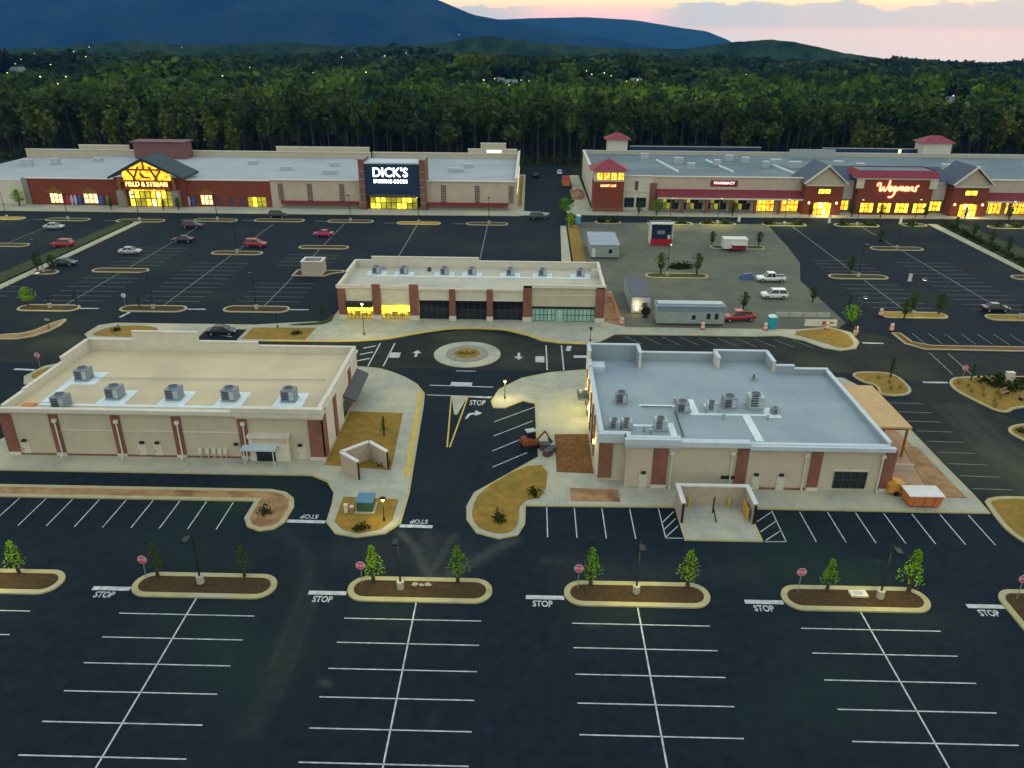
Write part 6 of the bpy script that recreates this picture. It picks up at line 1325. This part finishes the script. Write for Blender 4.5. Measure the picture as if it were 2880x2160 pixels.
SAP = [(-44.1,54.1,3.5,young,'bright sapling on the island cut by the left edge'),(-31.9,54.2,3.4,deep,'dim sapling beside the leftmost near stop sign'),(-24.3,54.3,3.2,deep,'dim thin sapling at the right end of the second near island'),(-12.9,53.9,3.9,young,'bright sapling right of the stop sign below the drive'),(-5.6,54.1,3.9,young,'bright sapling at the right end of the rocky near island'),(5.9,54.1,3.9,young,'bright sapling beside the stop sign facing the enclosure'),(14.2,54.1,3.9,young,'bright sapling at the right end of the island facing the enclosure'),(26.2,54.2,3.2,young,'bright sapling between stop sign and utility slab'),(33.1,54.1,4.4,young,'largest bright sapling beside the right light column'),
 (-86.0,125.6,3.2,rlit,'lit young tree at the left end of the first west island'),(-77.6,125.8,2.8,deep,'young tree at the right end of the first west island'),(-66.6,125.6,2.6,deep,'young tree behind the stop bar on the second west island'),
 (-96.8,147.0,3.6,rounded,'dark round tree on the west median end'),(-93.5,146.4,3.2,rounded,'second dark round tree on the west median end'),
 (26.4,150.2,4.2,rounded,'young tree at the left end of the island behind the office trailer'),(33.6,150.4,4.2,rounded,'young tree at the right end of the island behind the office trailer'),
 (53.2,121.6,3.4,rlit,'bright lit tree beside the white banner'),(63.6,125.4,3.2,rounded,'dark tree in front of the front east island'),(66.0,128.3,3.6,rounded,'young tree at the middle of the front east island'),(70.6,128.0,3.6,rounded,'young tree at the right end of the front east island'),
 (37.4,128.5,3.2,rounded,'young tree behind the red pickup'),(50.8,133.2,3.0,rounded,'dark shrub-like tree behind the white van'),
 (41.4,173.4,3.2,rounded,'small tree left of the concession trailer'),(52.0,173.6,3.2,rounded,'small tree right of the concession trailer'),(64.4,152.0,3.6,rounded,'small tree on the middle east island'),(79.6,175.0,3.4,rounded,'small tree on the far east island'),(56.5,131.0,2.2,deep,'tiny tree at the edge of the old paving'),
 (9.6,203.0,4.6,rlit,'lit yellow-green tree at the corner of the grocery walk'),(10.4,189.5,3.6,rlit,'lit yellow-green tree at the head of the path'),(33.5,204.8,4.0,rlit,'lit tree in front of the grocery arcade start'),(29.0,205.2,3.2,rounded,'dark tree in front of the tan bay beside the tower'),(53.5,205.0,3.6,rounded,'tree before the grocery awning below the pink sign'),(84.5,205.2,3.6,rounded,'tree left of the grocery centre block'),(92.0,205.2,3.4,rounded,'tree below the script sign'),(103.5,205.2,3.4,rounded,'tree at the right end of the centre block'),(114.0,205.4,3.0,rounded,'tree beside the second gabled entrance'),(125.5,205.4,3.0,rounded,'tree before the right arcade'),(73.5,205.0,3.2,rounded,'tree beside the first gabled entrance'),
 (104.5,191,3.4,rounded,'first hedge-strip tree by the east path'),(105.2,184,3.4,rounded,'second hedge-strip tree by the east path'),(105.5,177,3.4,rounded,'third hedge-strip tree by the east path'),(105.6,170,3.4,rounded,'fourth hedge-strip tree by the east path'),
 (61.6,99.6,2.6,deep,'dark green sapling beside the right-edge stop sign'),(50.8,100.2,3.0,deep,'sapling on the grass island behind the terrace'),
 (-136.5,206.5,4.4,rlit,'lit tree at the left frame edge before the sports store'),(-92.5,204.0,3.2,rounded,'dark tree at the right foot of the gable entrance'),(-110.5,204.0,2.8,rounded,'dark tree at the left foot of the gable entrance'),(-96.5,204.0,2.6,rounded,'low dark tree between gable pier and entrance'),
 (-34.0,121.5,2.2,rounded,'low green tree beside the lit end of the shop row'),(-16.6,80.5,2.6,deep,'thin dark sapling in the big dry bed'),(-2.6,64.2,1.2,deep,'small shrub in the rounded bed')]
for x,y,h,pool,lb in SAP:
    t = thing('young_tree', lb, 'tree', (x,y,.13), rng.uniform(0,6.28), 'young planted trees'); t.scale = (h,h,h); ms = rng.choice(pool)
    for nm, me in (('crown',ms[0]),('trunk',ms[1])):
        o = bpy.data.objects.new(nm, me); col.objects.link(o); o.parent = t
# ---- shrubs
shr = [mesh_quads('foliage', leaf_cloud(120, lambda r,m: np.abs(r.normal(size=(m,3)))*np.array([.3,.3,.3])*np.sign(r.normal(size=(m,3))*np.array([1,1,0])+np.array([0,0,1])), .10, 500+i), 'shrub') for i in range(3)]
def shrub(x,y,s,lb,grp,z=.15):
    o = bpy.data.objects.new('shrub', rng.choice(shr)); col.objects.link(o); o.location = (x,y,z); o.scale = (s,s,s); o.rotation_euler = (0,0,rng.uniform(0,6.28)); tag(o,lb,'shrub',grp)
for i in range(5): shrub(29.8+.7*i,154.8+.2*(i%2),1.7,'dark shrub in the clump between two young trees','clump of dark shrubs',.01)
for x,y in ((63.2,98.9),(64.2,97.8),(64.9,96.5),(65.8,99.9),(68.2,98.8),(66.4,97.2)): shrub(x,y,1.6,'dark shrub behind the yellow grass at the right edge','right-edge shrubs')
for i in range(14): shrub(104.2+.5*(i%2)-.05*i,196-3*i,1.8,'low shrub in the hedge strip beside the east path','east hedge strip',.18)
for x,lb in ((30.5,'grassy tuft west'),(36,'tuft')): pass
for x,y,lb in ((-25.6,64.2,'dark shrub in the rounded end of the soil strip'),(-15.6,61.7,'dark shrub at the foot of the transformer island'),(1.0,68.6,'dark shrub beside the path in the rounded bed'),(-36.2,113.6,'dark shrub in the dry bed by the shop row'),(60.0,84.2,'small dark shrub on the lower right-edge island'),(-64.8,114.0,'small shrub in the west dry bed'),(-2.4,63.6,'dark shrub at the tip of the rounded bed'),(-15.4,73.8,'dark shrub beside the refuse enclosure')): shrub(x,y,1.1,lb,None)
for x in (18.5,21.5,31.5,34,38.5,45,49.5,60.5,67.5,79,85.5,96,117.5,122):
    shrub(x,196,1.9,'low shrub on a grassy island before the grocery store','shrubs before the grocery store')
# yellow ornamental grass on the right-edge island and roundabout
def tuft(x,y,h,lb,grp,z=.15):
    rs = np.random.RandomState(int(abs(x*37+y*11))%9999); n = 40
    a = rs.rand(n)*6.283; l = h*(.7+.5*rs.rand(n)); o_ = rs.rand(n)*.5*h
    vs = []
    for i in range(n):
        d = np.array([math.cos(a[i]),math.sin(a[i]),0]); p = np.array([x,y,z])+d*.12; q = p+d*o_[i]+np.array([0,0,l[i]]); w = np.array([-d[1],d[0],0])*.03
        vs += [p-w,p+w,q+w*.2,q-w*.2]
    o = bpy.data.objects.new('grass_clump', mesh_quads('grass_clump', np.array(vs), 'tall_grass')); col.objects.link(o); tag(o,lb,'grass clump',grp)
for x,y in ((59.3,98.3),(60.1,97.4),(59.6,95.6),(60.6,94.4),(61.4,96.0),(62.0,97.2),(61.2,92.8),(60.4,91.2),(62.4,93.8),(62.9,95.4)): tuft(x,y,.8,'yellow ornamental grass clump on the right-edge island','ornamental grass at the right edge')
for x,y in ((48.9,99.6),(49.8,98.2),(50.6,96.6),(49.2,96.2)): tuft(x,y,.7,'yellow grass clump on the island behind the terrace','grass behind the terrace')
for i in range(9): tuft(-9.9+.28*i,106.4+.35*math.sin(i*1.9),.35,'low yellow plant clump in the middle of the roundabout','roundabout planting',.22)

# ---- houses far off among the trees
def house(i, x, y, kind):
    z = terrain(x,y)
    w,d,h = {'long':(12,7,3.4),'wide':(15,8,3.6),'small':(6.5,6,3.2),'gable':(11,8,5.5)}[kind]
    if y > 900: w *= 1.3
    lb = {0:'long pale-roofed house in a clearing above the olive trees',1:'wide white building at the far left among lights',2:'small house below the left mountain foot',3:'tiny far house near the left mountain foot',4:'white house with dark red roof in the middle of the woods',5:'small white annex beside the red-roofed house',6:'small white house in the central clearing',7:'long pale house left of the central clearing',8:'small house right of the central clearing',9:'wide grey house on the right of the central woods',10:'small bright house beside the wide grey one',11:'rightmost small house of the central row',12:'long grey house on the far wooded slope',13:'small grey house on the far wooded slope',14:'wide grey house at the left of the far slope',15:'small white house in the trees above the second gable'}[i]
    t = thing('house', lb, 'house', (x,y,z), rng.uniform(-.3,.3), 'houses among the trees')
    MB().box(-w/2,w/2,-d/2,d/2,-2,h).build('wall','house_wall',t,False)
    r = MB().add([(-w/2-.6,-d/2-.6,h),(w/2+.6,-d/2-.6,h),(w/2+.6,d/2+.6,h),(-w/2-.6,d/2+.6,h),(-w/2-.6,0,h+3),(w/2+.6,0,h+3)],[(0,1,5,4),(2,3,4,5),(1,2,5),(3,0,4)]).build('roof','house_roof' if kind == 'gable' else 'house_roof_grey',t,False)
    MB().box(w*.2,w*.2+.9,-.4,.5,h+1.5,h+4).build('chimney','brick',r,False)
    n = max(2,int(w/4))
    for k in range(n):
        cx = -w/2+(k+.5)*w/n; f = MB().box(cx-.7,cx+.7,-d/2-.06,-d/2,1.2,2.8).build('window','lit_cream' if (k+i) % 3 == 0 else 'glass_dark',t,False); MB().box(cx-.85,cx+.85,-d/2-.12,-d/2-.06,1.0,1.2).build('sill','white_metal',f,False)
for i,(x,y,k) in enumerate(HOUSES): house(i,x,y,k)
for i,(x,y,z,s) in enumerate(((-414,694,24.0,0.71),(-237,420,21.0,0.53),(-377,905,26.0,0.85),(-165,443,21.0,0.55),(-98,495,21.0,0.58),(8,593,22.0,0.65),(-2,687,22.0,0.71),(-10,386,21.0,0.51),(49,427,21.0,0.53),(46,479,21.0,0.57),(-458,867,26.0,0.83),(-340,546,22.0,0.61),(-481,760,24.0,0.76),(-249,418,21.0,0.53),(-382,622,22.0,0.67),(-313,540,22.0,0.61),(-421,768,24.0,0.76),(-339,634,24.0,0.67),(-289,455,21.0,0.55),(-216,375,20.5,0.5),(-125,717,24.0,0.73),(-107,661,23.0,0.69),(-115,774,25.0,0.77),(-98,720,23.0,0.73),(-82,666,22.0,0.69),(-84,759,25.0,0.76),(-70,699,23.0,0.72),(-41,501,21.0,0.58),(-24,425,21.0,0.53),(-19,439,21.0,0.54),(-5,428,21.0,0.54),(-1,422,21.0,0.53),(35,528,21.5,0.6),(36,494,21.0,0.58),(45,513,21.0,0.59),(56,438,21.0,0.54),(-159,703,23.0,0.72),(-177,524,22.0,0.6),(-127,485,21.0,0.57),(-85,1000,40.1,0.92),(177,350,20.5,0.48),(131,511,21.0,0.59))):
    t = thing('street_lamp','distant street lamp shining among the treetops','street lamp',(x,y,terrain(x,y)),0,'distant street lamps')
    zz = z-terrain(x,y); s *= rng.uniform(.4,.85); MB().tube((0,0,0),(0,0,zz),.15,.1,5).build('pole','bark',t,False); MB().loft([[(-s*.5,-s*.5,zz),(s*.5,-s*.5,zz),(s*.5,s*.5,zz),(-s*.5,s*.5,zz)],[(-s*.6,-s*.6,zz+s*.4),(s*.6,-s*.6,zz+s*.4),(s*.6,s*.6,zz+s*.4),(-s*.6,s*.6,zz+s*.4)],[(-s*.3,-s*.3,zz+s),(s*.3,-s*.3,zz+s),(s*.3,s*.3,zz+s),(-s*.3,s*.3,zz+s)]]).build('lantern','star_lamp',t,False)

# ================================================================== AIR
hz = MB().box(-9500,9500,-1500,9500,-720,520).build('haze','dust')
hm = bpy.data.materials.new('haze_air'); hm.use_nodes = True
nt = hm.node_tree; nt.nodes.clear(); ou = nt.nodes.new('ShaderNodeOutputMaterial'); pv = nt.nodes.new('ShaderNodeVolumePrincipled')
pv.inputs['Color'].default_value = (0.055, 0.29, 0.92, 1); pv.inputs['Absorption Color'].default_value = (1, 1, 1, 1); pv.inputs['Density'].default_value = 0.000075; pv.inputs['Anisotropy'].default_value = 0.0
nt.links.new(pv.outputs[0], ou.inputs['Volume'])
hz.data.materials.clear(); hz.data.materials.append(hm); tag(hz,'thin blue evening haze over the valley','haze',None,'stuff')
